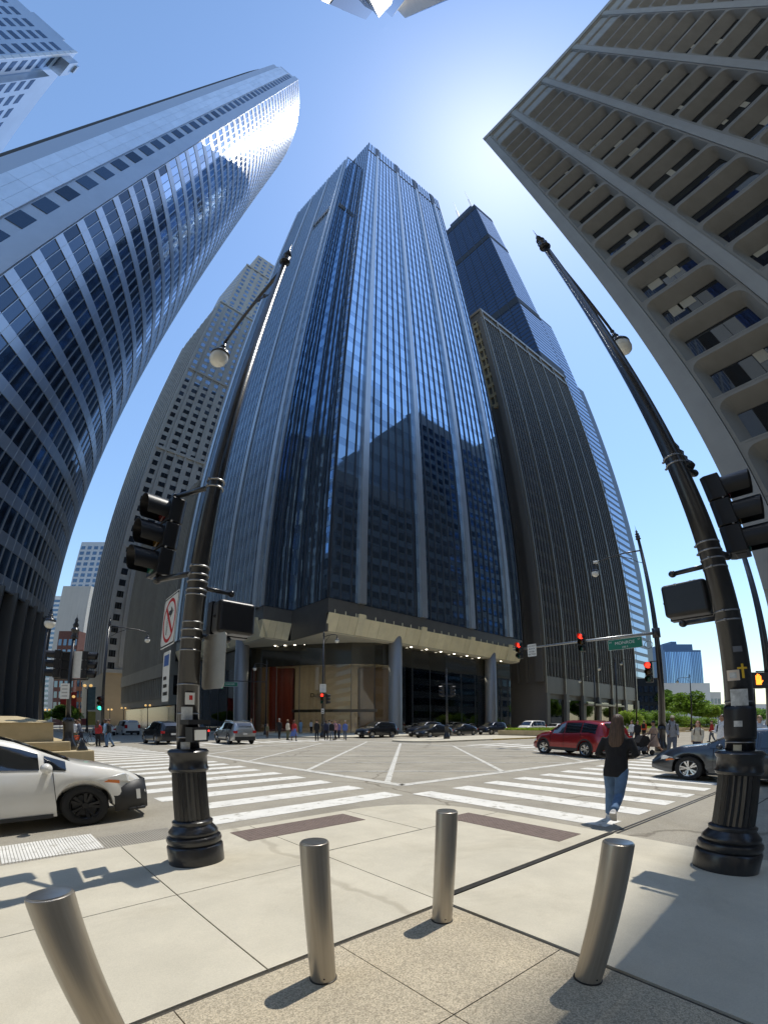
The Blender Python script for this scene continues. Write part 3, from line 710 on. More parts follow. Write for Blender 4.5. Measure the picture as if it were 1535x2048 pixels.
MB().box(84.3, 134.3, 45.7, 46.3, 119, 119.7).box(84.3, 134.3, 45.7, 46.3, 123, 124.2).box(84.3, 85, 46.3, 79, 119, 119.7).box(84.3, 85, 46.3, 79, 123, 124.2).build('cornice', brzl, bz)
pieces(bz, 'cornice_post', ubox(), [TS(84.7 + i * 8.23, 46.0, 121.3, .7, .5, 3.4) for i in range(7)], brzl)
# side toward the glass tower: fins below, grid at the top, its gold light put into the colour
pieces(bz, 'side_fin', ubox(), [TS(84.2, 47.5 + i * 2.2, 46, .9, .45, 72) for i in range(14)], brz)
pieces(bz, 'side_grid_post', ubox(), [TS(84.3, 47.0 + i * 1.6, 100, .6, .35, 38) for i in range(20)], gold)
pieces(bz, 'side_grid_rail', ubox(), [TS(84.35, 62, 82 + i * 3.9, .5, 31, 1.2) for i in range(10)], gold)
MB().box(83.6, 85.2, 46.0, 47.6, 10, 119).build('corner_pier', brz, bz)
# storefront
MB().box(84.4, 134.2, 45.9, 46.3, 7.6, 11.2).build('sign_band', brz, bz)
pieces(bz, 'shop_pier', ubox(), [TS(85 + i * 8.23, 45.95, 3.9, 1.3, .9, 7.6) for i in range(7)], brz)
sg = clear_mat('shop_glass', (.35, .33, .30), .03, .12)
pieces(bz, 'shop_pane', ubox(), [TS(89.1 + i * 8.23, 46.1, 3.4, 6.6, .06, 6.2) for i in range(6)], sg)
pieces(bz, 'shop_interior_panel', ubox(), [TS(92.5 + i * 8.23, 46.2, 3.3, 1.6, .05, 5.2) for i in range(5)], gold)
MB().box(101, 122, 44.6, 46.2, 5.6, 6.0).build('entrance_canopy', brzl, bz)
# ---- the black stepped skyscraper behind
sr = site('black_skyscraper', 'black stepped skyscraper with twin white antennas rising behind the bronze slab', 'skyscraper', (215, 100, 0))
blk = mat('black_aluminium', (.035, .045, .065), .4, .5, var=.05, scale=.05)
g_blk = glass_mat('black_blue_glass', (.20, .28, .42), (.012, .018, .03), .22, .10, .06)
g_blk2 = glass_mat('pale_blue_glass', (.50, .62, .80), (.03, .04, .055), .55, .12, .08)
MB().box(196, 222, 75, 118, 0, 442).box(196.2, 238, 75.2, 140, 0, 268).box(196.4, 246, 75.4, 118, 0, 205).build('shaft', blk, sr)
MB().box(197.5, 214, 80, 112, 442, 450).build('roof_plant', blk, sr)
bands = [TS(195.95, 96.5, 4 + k * 3.98, .1, 42.4, 2.5) for k in range(110)] 
pieces(sr, 'glass_band', ubox(), bands, g_blk, 110)
bands = [TS(209, 74.95, 4 + k * 3.98, 25.4, .1, 2.4) for k in range(110)] + [TS(230.2, 75.12, 4 + k * 3.98, 15, .1, 2.4) for k in range(66)]
pieces(sr, 'bright_glass_band', ubox(), bands, g_blk2, 176)
for z in (118, 202, 262, 365, 432): MB().box(195.7, 222.3, 74.7, 118.2, z, z + 7).build('louvre_band', mat('louvre_black', (.012, .014, .018), .6), sr)
for i in range(6): MB().box(195.6, 195.95, 75 + i * 8.6 - .3, 75 + i * 8.6 + .3, 0, 442).build('column_cover', blk, sr)
ant = mat('antenna_white', (.75, .75, .75), .5)
for y in (84, 104): MB().lathe([(2.0, 442), (2.0, 462), (1.3, 462), (1.2, 492), (.5, 492), (.3, 520)], 12).build('antenna', ant, sr, True, (209, y, 0))
# ---- distant blocks
def block(name, label, px0, px1, py_top, Y, depth, m, gm, cols, rows, cat='office building', band=True, extra=None):
    """plain far block square to the view street grid, its visible face between two picture columns"""
    x0, y0, zt = at_dist(px0, py_top, Y); x1, y1, _ = at_dist(px1, py_top, Y)
    d = Vector((x1 - x0, y1 - y0)); W = d.length; d /= W; nr = Vector((d.y, -d.x))
    s = site(name, label, cat, ((x0 + x1) / 2, (y0 + y1) / 2, 0))
    F = frame((x0, y0), (d.x, d.y), (nr.x, nr.y))
    MB().box(0, W, -depth, 0, 0, zt, F).build('shaft', m, s)
    ws = []; fh = zt / (rows + 1)
    for k in range(rows):
        if band: ws.append(F @ TS(W / 2, .05, (k + .9) * fh, W * .96, .1, fh * .5))
        else:
            for i in range(cols): ws.append(F @ TS(W * (i + .5) / cols, .05, (k + .9) * fh, W / cols * .62, .1, fh * .6))
    pieces(s, 'window', ubox(), ws, gm, 290, 'far_windows')
    ws = [F @ TS(-.02, -depth * (i + .5) / 6, (k + .9) * fh, .1, depth / 6 * .7, fh * .55) for i in range(6) for k in range(rows)]
    pieces(s, 'side_window', ubox(), ws, gm, 40, 'far_side_windows')
    return s, F, W, zt
offw = mat('off_white_precast', (.56, .56, .55), .7, var=.05, scale=.05)
palec = mat('pale_concrete', (.50, .48, .44), .8, var=.06, scale=.05, streak=.1)
block('banded_tower', 'white tower with dark horizontal window bands at the far left', 84, 142, 1192, 330, 30, offw, g_tl, 1, 26)
block('plain_block', 'plain pale concrete block at the end of the left street', 126, 182, 1172, 260, 25, palec, g_tl, 1, 1, band=False)
block('gabled_tower', 'grey blue tower with stacked window bays behind the plain pale block', 163, 214, 1084, 380, 30, mat('grey_blue_precast', (.40, .43, .47), .6, var=.05), g_tl, 4, 30, band=False)
block('brick_block', 'dark red brick block low down the left street', 118, 158, 1262, 240, 20, mat('dark_brick', (.11, .045, .035), .85, var=.2, scale=1), g_tl, 4, 8, band=False)
block('orange_brick_house', 'orange brown brick building with a stepped gable beside the plain pale block', 158, 182, 1300, 200, 20, mat('orange_brick', (.24, .10, .055), .85, var=.2, scale=1), g_tl, 3, 6, band=False)
block('slim_blue_tower', 'slim blue tower squeezed against the curved tower far left', 70, 86, 1228, 420, 20, mat('slate_panel', (.25, .33, .42), .4, .5), g_blk2, 3, 30, band=False)
sb_, F_, W_, zt_ = block('blue_glass_slab', 'blue glass slab with vertical stripes standing alone at far right', 1327, 1400, 1300, 330, 30, mat('deep_blue_panel', (.05, .09, .18), .25, .7), glass_mat('azure_glass', (.30, .48, .85), (.02, .04, .09), .6, .05, .3), 17, 1, band=False)
for o in [c for c in sb_.children if c.name.startswith(('window', 'side_window'))]: bpy.data.objects.remove(o)
pieces(sb_, 'glass_stripe', ubox(), [F_ @ TS(W_ * (i + .5) / 22, .05, zt_ / 2, W_ / 22 * .62, .12, zt_ * .95) for i in range(22)], MATS['azure_glass'])
MB().box(W_ * .04, W_ * .86, -25, -3, zt_, zt_ + 5, F_).box(W_ * .4, W_ * .55, -20, -8, zt_ + 5, zt_ + 8, F_).build('roof_plant', MATS['deep_blue_panel'], sb_)
block('white_framed_hall', 'low white framed glass hall behind the shrubs at right', 1322, 1418, 1366, 210, 40, offw, MATS['azure_glass'], 14, 1, band=False)
block('grey_far_block', 'grey far block beside the low white hall', 1398, 1440, 1384, 260, 30, palec, g_tl, 6, 3, band=False)
block('dark_glass_block', 'dark blue glass block at the foot of the bronze slab', 1262, 1326, 1357, 150, 30, mat('navy_panel', (.03, .04, .055), .3, .5), g_blk, 6, 4, band=False)
block('hazy_tower', 'hazy small tower at the end of the boulevard', 1500, 1508, 1372, 600, 30, palec, g_tl, 3, 8, band=False)
block('far_street_block', 'low pale block closing the far end of the boulevard', 1440, 1535, 1408, 480, 30, palec, g_tl, 14, 3, band=False)
# ---- buildings that only the mirrored glass shows, along the right side of the boulevard
for nm, lb, bx in (('dark_block', 'dark office tower mirrored in the blue glass, right of the concrete tower', (93, 140, -45, 3.7, 110)),
                   ('low_block', 'low grey block mirrored in the blue glass beside the concrete tower', (60, 90, -45, 3.6, 70))):
    s = site(nm, lb, 'office building', ((bx[0] + bx[1]) / 2, (bx[2] + bx[3]) / 2, 0))
    MB().box(bx[0], bx[1], bx[2], bx[3], 0, bx[4]).build('shaft', mat('slate_cladding', (.12, .145, .18), .6, var=.1, scale=.1), s)
    pieces(s, 'window_band', ubox(), [TS((bx[0] + bx[1]) / 2, bx[3] + .04, 4 + k * 4, bx[1] - bx[0] - 2, .1, 2.0) for k in range(int(bx[4] / 4) - 1)], g_tl)
for nm, lb, bx in (('brown_block', 'brown block behind the viewer that the lobby glass mirrors', (7.5, 60, -190, -80, 60)), ('stone_block', 'stone block down the boulevard behind the viewer', (-190, -75, -60, 5, 55)), ('added_far_end_block', 'unseen dark block added to close the boulevard behind the viewer', (-330, -260, -20, 60, 70)), ('mirrored_block', 'dark block behind the curved tower that the cross street glass mirrors', (-60, -9, 134, 230, 104)), ('added_street_end_block', 'unseen dark block added to close the cross street behind the viewer', (-30, 60, -330, -280, 70))):  # both street end blocks are added to cover the bright horizon in reflections
    s = site(nm, lb, 'office building', ((bx[0] + bx[1]) / 2, (bx[2] + bx[3]) / 2, 0))
    MB().box(bx[0], bx[1], bx[2], bx[3], 0, bx[4]).build('shaft', brn if nm != 'mirrored_block' else MATS['slate_cladding'], s)
    pieces(s, 'window_band', ubox(), [TS((bx[0] + bx[1]) / 2, bx[3] + .04, 4 + k * 4, bx[1] - bx[0] - 2, .1, 2.0) for k in range(int(bx[4] / 4) - 1)], g_tl)
s = site('lattice_block', 'pale gridded office tower mirrored at the right edge of the blue glass', 'office building', (165, -15, 0))
MB().box(146, 180, -40, 3.5, 0, 125).build('shaft', conc, s)
pieces(s, 'window', ubox(), [TS(149 + i * 4.6, 3.55, 5 + k * 4, 3.2, .1, 2.4) for i in range(7) for k in range(29)], g_tl, 203)
# ================================================================ street furniture
blackp = mat('black_enamel', (.018, .018, .02), .28, 0, var=.2, scale=6, bump=.12, bscale=35, coat=.25)
bandst = mat('steel_strap', (.30, .30, .30), .40, .9, var=.1, scale=20)
housing = mat('black_polycarbonate', (.014, .014, .016), .38, var=.15, scale=8)
globe = mat('frosted_globe', (.78, .77, .70), .25, trans=.0, var=.05, scale=4)
lens_off = {0: mat('dark_red_lens', (.10, .012, .01), .2), 1: mat('dark_amber_lens', (.10, .05, .006), .2), 2: mat('dark_green_lens', (.008, .07, .05), .2)}
lens_on = {0: mat('lit_red_lens', (1, .03, .015), .3, emit=2.6), 1: mat('lit_amber_lens', (1, .45, .03), .3, emit=2.5), 2: mat('lit_green_lens', (.05, 1, .62), .3, emit=2.2)}
signw = mat('white_sign_sheet', (.72, .72, .68), .5, var=.06, scale=6); signblk = mat('sign_black', (.012, .012, .012), .5); signred = mat('sign_red', (.52, .02, .02), .5); signgreen = mat('sign_green', (.0, .17, .10), .45, var=.06)
alu = mat('bare_aluminium_sheet', (.42, .40, .36), .45, .6, var=.08, scale=5)
# ---- bollards in brushed steel
bst = mat('bollard_steel', (.46, .42, .36), .34, .75, var=.12, scale=30, stretch=(1, 1, .04), bump=.06, bscale=60, streak=.18)
bcap = mat('bollard_cap', (.40, .41, .41), .30, .9, var=.1, scale=20)
bol = [((.08, 2.10), 'steel bollard leaning into the bottom left corner of the picture'), ((1.30, 2.07), 'steel bollard left of centre on the tan aggregate paving'),
       ((2.53, 2.15), 'steel bollard standing furthest back at the corner of the tan paving'), ((2.58, .93), 'steel bollard at right beside the edge of the big shadow')]
for (x, y), lb in bol:
    t = thing('bollard', lb, 'bollard', (x, y, SLAB_H), 0, 'steel bollards round the forecourt')
    smooth_by_angle(MB().lathe([(.083, 0), (.083, .895), (.081, .902), (.076, .905)], 48).build('post', bst, t), 40)
    smooth_by_angle(MB().lathe([(.074, .9055), (.074, .909), (.060, .9105), (.02, .912), (.001, .912)], 48).build('cap', bcap, t), 40)
    MB().lathe([(.089, 0), (.089, .008), (.083, .010)], 40).build('base_ring', chan, t)
    for k in range(2): MB().sphere((.0832 * math.cos(4.2 + k * 2), .0832 * math.sin(4.2 + k * 2), .04), .006, 8, 6).build('screw', chan, t)

def lamp_head(t, x, y, z, s=1.0):
    """bell shaped cap with a teardrop globe, hanging at x, y, z"""
    a = MB().lathe([(.02, .42), (.035, .40), (.03, .36), (.05, .33), (.05, .28), (.075, .25), (.06, .20), (.09, .16), (.09, .12), (.16, .08), (.205, .02), (.21, -.02), (.19, -.03)], 24, Matrix.Translation((x, y, z)) @ Matrix.Scale(s, 4))
    smooth_by_angle(a.build('lamp_cap', blackp, t), 50)
    g = MB().lathe([(.185, -.03), (.20, -.09), (.195, -.17), (.165, -.25), (.11, -.31), (.05, -.335), (.002, -.34)], 24, Matrix.Translation((x, y, z)) @ Matrix.Scale(s, 4))
    g.build('globe', globe, t, True)
def arm_lamp(t, az, L0, z, rp=.07, droop=.0, s=1.0):
    c, s_ = math.cos(az), math.sin(az)
    P = lambda d, zz: (c * d, s_ * d, zz)
    m = MB().tube([P(0, z), P(L0 * .35, z + .10), P(L0 * .7, z + .08), P(L0 * .93, z - .02), P(L0, z - .10)], [.045, .038, .034, .032, .03], 10)
    m.build('arm', blackp, t, True)
    b = MB().tube([P(.02, z - .75), P(L0 * .10, z - .62), P(L0 * .22, z - .33), P(L0 * .40, z - .06), P(L0 * .46, z + .06)], .02, 8)
    b.sphere(P(L0 * .22, z - .33), .045, 8, 6).sphere(P(L0 * .36, z - .11), .04, 8, 6)
    b.build('arm_brace', blackp, t, True)
    MB().sphere(P(L0, z - .12), .05, 10, 8).build('arm_knuckle', blackp, t, True)
    lamp_head(t, c * L0, s_ * L0, z - .12 - .42 * s, s)
POLE_BASE = [(.30, 0), (.30, .19), (.292, .205), (.27, .215), (.287, .235), (.295, .27), (.285, .30), (.25, .315), (.262, .335), (.262, .365), (.225, .41), (.205, .435), (.215, .455), (.215, .475), (.188, .495)]
POLE_COLLAR = [(.188, 1.03), (.20, 1.04), (.208, 1.065), (.196, 1.09), (.192, 1.20), (.205, 1.22), (.213, 1.25), (.19, 1.275), (.125, 1.285)]
def pole(name, label, x, y, h, z0=0.0, rb=.118, rt_=.062, detail=True, group='black ornamental street poles'):
    t = thing(name, label, 'street lamp', (x, y, z0), 0, group)
    if detail:
        smooth_by_angle(MB().lathe(POLE_BASE, 40).build('base', blackp, t), 40)
        MB().lathe([(.186, .49), (.176, 1.035)], 44, None, True, (0, 2, .09)).build('fluted_column', blackp, t)
        smooth_by_angle(MB().lathe(POLE_COLLAR, 40).build('collar', blackp, t), 40)
    else:
        MB().lathe([(.30, 0), (.30, .2), (.25, .32), (.20, .45), (.18, .5), (.175, 1.05), (.21, 1.1), (.19, 1.28), (.12, 1.3)], 16).build('base', blackp, t, True)
    MB().lathe([(rb, 1.28), (rt_ + (rb - rt_) * .55, h * .5), (rt_, h)], 32 if detail else 14).build('shaft', blackp, t, True)
    f = MB().lathe([(rt_ * 1.3, h - .05), (rt_ * 1.9, h), (rt_ * 1.3, h + .08), (rt_ * 1.7, h + .16), (rt_ * 1.0, h + .24), (rt_ * 1.5, h + .30), (rt_ * .5, h + .38), (rt_ * .9, h + .44), (.012, h + .56), (.002, h + .85)], 18)
    smooth_by_angle(f.build('finial', blackp, t), 50)
    return t
def straps(t, zs, r0=.122, m=bandst, hgt=.014):
    for z in zs: rr = r0 - .003 * (z - 1.3) - .003; MB().lathe([(rr, z), (rr, z + hgt)], 32).build('strap', m, t, True)
def signal(label, x, y, z, face, lit=None, s=1.0, bracket=None, group='three lamp traffic signals', visor=.30):
    """face: direction the lenses look at, as (dx, dy)"""
    th = math.atan2(face[0], -face[1])
    t = thing('traffic_signal', label, 'traffic light', (x, y, z), th, group); t.scale = (s, s, s)
    b = MB()
    for k in range(3):
        zc = (1 - k) * .36
        b.prism([(-.17, -.02), (-.17, .14), (-.13, .19), (.13, .19), (.17, .14), (.17, -.02)], zc - .172, zc + .172)
    b.box(-.10, .10, .0, .12, -.54, .54)
    hs = b.build('housing', housing, t); bev = hs.modifiers.new('bevel', 'BEVEL'); bev.width = .012; bev.segments = 2
    for k in range(3):
        zc = (1 - k) * .36
        v = []; f = []; n = 14
        for i in range(n):      # tunnel visor open below
            a = R(-50 + 280 * i / (n - 1))
            for rr, yy in ((.155, -.02), (.155, -.02 - visor * (1 - .12 * (1 - math.sin(a)))), (.150, -.02 - visor * (1 - .12 * (1 - math.sin(a)))), (.150, -.02)):
                v.append((rr * math.cos(a), yy, zc + rr * math.sin(a)))
        for i in range(n - 1):
            for j in range(4): f.append((i * 4 + j, i * 4 + (j + 1) % 4, i * 4 + 4 + (j + 1) % 4, i * 4 + 4 + j))
        smooth_by_angle(MB().add(v, f).build('visor', housing, t), 40)
        le = MB().lathe([(.148, 0), (.148, .012), (.10, .026), (.04, .034), (.001, .036)], 24, Matrix.Translation((0, -.022, zc)) @ Matrix.Rotation(R(90), 4, 'X'))
        le.build('lens', lens_on[k] if lit == k else lens_off[k], t, True)
    for zc in (-.18, .18):
        for sx in (-1, 1): MB().sphere((sx * .172, .03, zc), .014, 8, 6).build('hinge_bolt', bandst, t)
    return t
def mount(t, a, b, zs, r=.035, wrap=.0):
    """pipe brackets from the pole (0,0) of thing t to offset a, b at heights zs with clamps"""
    for z in zs:
        MB().tube([(0, 0, z), (a, b, z)], r, 12).build('bracket', blackp, t, True)
        for dz in (-.05, .05):
            MB().lathe([(.122 - .003 * (z - 1.3), z + dz - .008), (.122 - .003 * (z - 1.3), z + dz + .008)], 28).build('clamp_band', bandst, t, True)
        L0 = math.hypot(a, b)
        for dz in (-.05, .05): MB().sphere((-b / L0 * .124, a / L0 * .124, z + dz), .016, 8, 6).build('clamp_bolt', bandst, t, True)
        MB().sphere((a, b, z), r * 1.5, 10, 8).build('bracket_cap', blackp, t, True)
def ped_box(label, x, y, z, face, hand=False, s=1.0):
    th = math.atan2(face[0], -face[1])
    t = thing('pedestrian_signal', label, 'pedestrian signal', (x, y, z), th, 'boxed pedestrian signals'); t.scale = (s, s, s)
    o = MB().box(-.23, .23, -.09, .13, -.20, .20).build('housing', housing, t); bv = o.modifiers.new('b', 'BEVEL'); bv.width = .045; bv.segments = 4
    o = MB().box(-.235, .235, -.22, -.09, -.205, .205).box(-.205, .205, -.25, -.08, -.175, .175).build('visor_hood', housing, t)
    for sx in (-1, 1): MB().sphere((sx * .235, .02, 0), .02, 8, 6).build('latch', housing, t)
    for dx in (-.10, -.06, .1): MB().lathe([(.016, .20), (.016, .225)], 10, Matrix.Translation((dx, 0, 0))).build('bolt', bandst, t)
    if hand:
        m = MB(); hm = mat('lit_orange_hand', (1, .22, .02), .4, emit=2.6); y0 = -.256
        m.box(-.11, .01, y0, y0 + .004, -.12, .02)
        for i, (dx, h) in enumerate(((-.10, .10), (-.068, .14), (-.036, .13), (-.004, .09))): m.box(dx - .014, dx + .012, y0, y0 + .004, .02, .02 + h)
        m.add([(.01, y0, -.08), (.05, y0, -.02), (.035, y0, .0), (.005, y0, -.03)], [(0, 1, 2, 3)])
        m.build('hand_symbol', hm, t)
    return t
# ---- near left pole
lp = pole('street_lamp', 'thick black street pole at left with signals, turn sign and fluted base', 1.61, 5.10, 9.9, SLAB_H)
arm_lamp(lp, R(88), 2.45, 9.55)
signal('traffic signal seen from its side on the near left pole', 1.28, 5.80, 3.92, (-1, -.10))
mount(lp, -.28, .64, (3.30, 4.47))
ped_box('pedestrian signal seen from behind on the near left pole', 2.08, 5.12, 2.84, (0, 1)); mount(lp, .42, .02, (2.55, 3.12), .028)
straps(lp, (1.40, 1.66, 1.98, 2.36, 2.68, 3.0))
# prohibitive turn sign, obliquely seen
sg_ = thing('turn_sign', 'white sign with a right arrow in a red crossed circle, left of the near pole', 'sign', (1.47, 5.50, 2.80), math.atan2(-1, -.04)); sg_.scale = (1.03, 1, 1.03)
def plate(w_, h_, r=.04, y=0.0, th=.004):
    p = []
    for cx, cz, a0 in ((w_ / 2 - r, h_ / 2 - r, 0), (-w_ / 2 + r, h_ / 2 - r, 90), (-w_ / 2 + r, -h_ / 2 + r, 180), (w_ / 2 - r, -h_ / 2 + r, 270)):
        p += [(cx + r * math.cos(R(a0 + k * 22.5)), cz + r * math.sin(R(a0 + k * 22.5))) for k in range(5)]
    return MB().prism(p, 0, th, Matrix.Translation((0, y, 0)) @ FACE)
plate(.62, .62).build('plate', signw, sg_)
plate(.56, .56, .04, -.0045, .001).build('inner_field', signw, sg_)
MB().add([((.262 if k % 2 else .222) * math.cos(R(k // 2 * 10)), -.0065, (.262 if k % 2 else .222) * math.sin(R(k // 2 * 10))) for k in range(72)], [(k * 2, k * 2 + 1, (k * 2 + 3) % 72, (k * 2 + 2) % 72) for k in range(36)]).build('red_ring', signred, sg_)
def flat(poly, m, name, par, y=-.0055): return MB().add([(a, y, b) for a, b in poly], [tuple(range(len(poly)))]).build(name, m, par)
flat([(-.105, -.165), (-.045, -.165), (-.045, .035), (-.02, .06), (.03, .06), (.03, .115), (-.045, .115), (-.105, .055)], signblk, 'arrow', sg_)
flat([(.03, .16), (.155, .088), (.03, .015)], signblk, 'arrow_head', sg_)
flat([(-.19, .155), (-.155, .19), (.19, -.155), (.155, -.19)], signred, 'red_slash', sg_, -.0075)
flat([(x * .298, z * .298) for x, z in ((-1, -1), (1, -1), (1, 1), (-1, 1))], signblk, 'border', sg_, -.0042)
p2 = thing('notice_sign', 'narrow white notice seen edge on below the turn sign', 'sign', (1.47, 5.46, 2.13), math.atan2(-1, -.04))
plate(.30, .58, .03).build('plate', signw, p2)
flat([(-.11, .12), (.11, .12), (.11, .25), (-.11, .25)], mat('notice_blue', (.05, .12, .35), .5), 'blue_panel', p2)
for k in range(3): flat([(-.10, -.22 + k * .09), (.10 - .03 * k, -.22 + k * .09), (.10 - .03 * k, -.18 + k * .09), (-.10, -.18 + k * .09)], signblk, 'print_line', p2)
p3 = thing('sign_back', 'bare metal back of a tall sign on the right of the near left pole', 'sign', (1.80, 4.90, 2.28), R(100))
plate(.46, .62, .06).build('plate', alu, p3)
# push button box and stickers
bx_ = MB().box(-.10, .10, -.20, -.09, 1.36, 1.52).build('button_box', housing, lp, False, None, (0, 0, R(20)))
MB().box(-.075, .075, -.205, -.2, 1.38, 1.49).build('label_plate', signw, lp, False, None, (0, 0, R(20)))
MB().prism([(-.14, -.19), (.14, -.19), (.16, -.08), (-.16, -.08)], 1.55, 1.60, Matrix.Rotation(R(20), 4, 'Z')).build('box_hood', housing, lp)
def sticker(par, r, az, z, w_, h_, m, name='sticker'):
    n = 5; v = []; f = []
    for i in range(n):
        a = az + (i / (n - 1) - .5) * w_ / r
        v += [(r * math.cos(a), r * math.sin(a), z - h_ / 2), (r * math.cos(a), r * math.sin(a), z + h_ / 2)]
    for i in range(n - 1): f.append((2 * i, 2 * i + 2, 2 * i + 3, 2 * i + 1))
    MB().add(v, f).build(name, m, par)
pap = mat('torn_paper', (.50, .51, .50), .8, var=.35, scale=14)
azL = math.atan2(-5.1, -1.61)
sticker(lp, .1205, azL + .15, 1.83, .10, .13, signw); sticker(lp, .1215, azL + .22, 1.84, .035, .05, signred, 'sticker_mark')
sticker(lp, .121, azL - .1, 1.66, .12, .16, pap); sticker(lp, .122, azL - .25, 1.29, .10, .14, pap)
# ---- near right pole
rp = pole('street_lamp', 'thick black street pole at right edge with signals, stickers and fluted base', 5.866, .986, 10.1, SLAB_H, .125, .065)
arm_lamp(rp, R(6), 2.75, 9.75); rp.rotation_euler = (-.661 * .022, -.75 * .022, 0)
signal('traffic signal seen from its side on the near right pole', 6.50, .80, 4.10, (.08, -1)); mount(rp, .50, -.06, (3.50, 4.66))
MB().lathe([(.07, 4.66), (.10, 4.70), (.085, 4.75), (.05, 4.80), (.06, 4.84), (.035, 4.88), (.05, 4.93), (.02, 4.98), (.028, 5.02), (.002, 5.12)], 16, Matrix.Translation((.34, -.04, 0))).build('bracket_finial', blackp, rp, True)
ped_box('pedestrian signal seen from behind on the near right pole', 5.98, 1.39, 3.02, (1, 0)); mount(rp, .02, .42, (2.70, 3.30), .028)
straps(rp, (1.36, 1.62, 1.78), .129)
MB().lathe([(.132, 1.40), (.135, 1.44), (.135, 1.70), (.131, 1.74)], 30).build('pole_wrap', housing, rp, True)
azR = math.atan2(-.92, -5.95)
sticker(rp, .1225, azR - .25, 2.06, .11, .11, mat('sticker_cream', (.62, .52, .42), .6)); sticker(rp, .1228, azR - .25, 2.06, .06, .06, pap, 'sticker_mark')
ylw = mat('sticker_yellow', (.75, .48, .03), .5)
sticker(rp, .1225, azR + .45, 2.10, .022, .15, ylw, 'yellow_cross'); sticker(rp, .1227, azR + .45, 2.13, .09, .02, ylw, 'yellow_cross'); sticker(rp, .1225, azR + .3, 2.33, .08, .06, mat('sticker_grey', (.13, .14, .16), .6))
sticker(rp, .1305, azR + .05, 1.83, .15, .17, pap); sticker(rp, .137, azR - .1, 1.56, .07, .06, pap); sticker(rp, .131, azR - .15, 1.28, .07, .13, mat('sticker_tan', (.42, .38, .28), .8, var=.3, scale=12))
# ---- mast arm pole on the right corner
mp_ = pole('mast_arm_pole', 'black mast arm pole carrying red signals and the green street sign at right', 26.0, 7.7, 11.6, .12, .16, .075, False)
MB().tube([(0, 0, 6.2), (0, 4, 6.3), (0, 8.6, 6.35)], [.09, .07, .05], 12).build('mast_arm', mat('galvanised_arm', (.33, .34, .34), .35, .8), mp_, True)
MB().lathe([(.19, 5.95), (.19, 6.45)], 16).build('arm_clamp', blackp, mp_, True)
v_ = [(0, .42 + .2 * math.cos(R(k * 24)), 5.62 + .2 * math.sin(R(k * 24))) for k in range(16)]
MB().tube(v_, .015, 6).build('cable_loop', blackp, mp_, True)
signal('left of the two red signals hanging from the right mast arm', 25.85, 15.75, 6.35, (-1, 0), 0); signal('red signal hanging mid way along the right mast arm', 25.85, 11.6, 6.32, (-1, 0), 0)
signal('red signal fixed low on the right mast arm pole', 25.75, 8.15, 4.25, (-1, -.1), 0)
for zz in (3.8, 4.7): MB().tube([(0, 0, zz), (-.1, .4, zz)], .03, 8).build('signal_bracket', blackp, mp_)
ss = thing('street_name_sign', 'green street name sign reading MONROE under the mast arm', 'sign', (25.85, 9.25, 5.93), R(-90))
plate(1.75, .56, .05).build('plate', signgreen, ss); plate(1.79, .60, .05, .002, .002).build('border', signw, ss)
text_mesh('MONROE', .24, signw, 'lettering', ss, Matrix.Translation((0, -.006, .06)) @ FACE)
text_mesh('W', .15, signw, 'lettering', ss, Matrix.Translation((-.76, -.006, .14)) @ FACE); text_mesh('ST', .13, signw, 'lettering', ss, Matrix.Translation((.74, -.006, .16)) @ FACE); text_mesh('100 S', .14, signw, 'lettering', ss, Matrix.Translation((0, -.006, -.18)) @ FACE)
for dx in (-.6, .6): MB().box(dx - .02, dx + .02, -.01, .01, .26, .40).build('hanger', alu, ss)
ds = thing('notice_sign', 'white sign reading do not block intersection on the mast arm', 'sign', (25.83, 14.85, 6.25), R(-90))
plate(.62, .80, .03).build('plate', signw, ds)
for i, tx in enumerate(('DO NOT', 'BLOCK', 'INTER-', 'SECTION')): text_mesh(tx, .135, signblk, 'lettering', ds, Matrix.Translation((0, -.006, .27 - i * .18)) @ FACE)
arm_lamp(mp_, R(90), 2.7, 10.9)
cm = thing('traffic_camera', 'small white camera on the lamp arm of the mast arm pole', 'camera', (26.0, 10.1, 11.0)); MB().lathe([(.09, 0), (.09, .28)], 12, Matrix.Rotation(R(-80), 4, 'X')).build('body', signw, cm, True); MB().box(-.02, .02, .0, .03, -.2, .0).build('stand', alu, cm)
# ---- right edge pole with the orange hand
re_ = pole('street_lamp', 'black pole cut by the right edge beyond the near pole', 25.6, 3.35, 10, .12, .16, .09, False)
ped_box('pedestrian signal showing an orange hand at the right edge', 25.35, 3.80, 3.45, (-.80, -.6), True, 1.7)
MB().tube([(0, 0, 3.75), (-.2, .4, 3.75)], .03, 8).build('signal_bracket', blackp, re_)
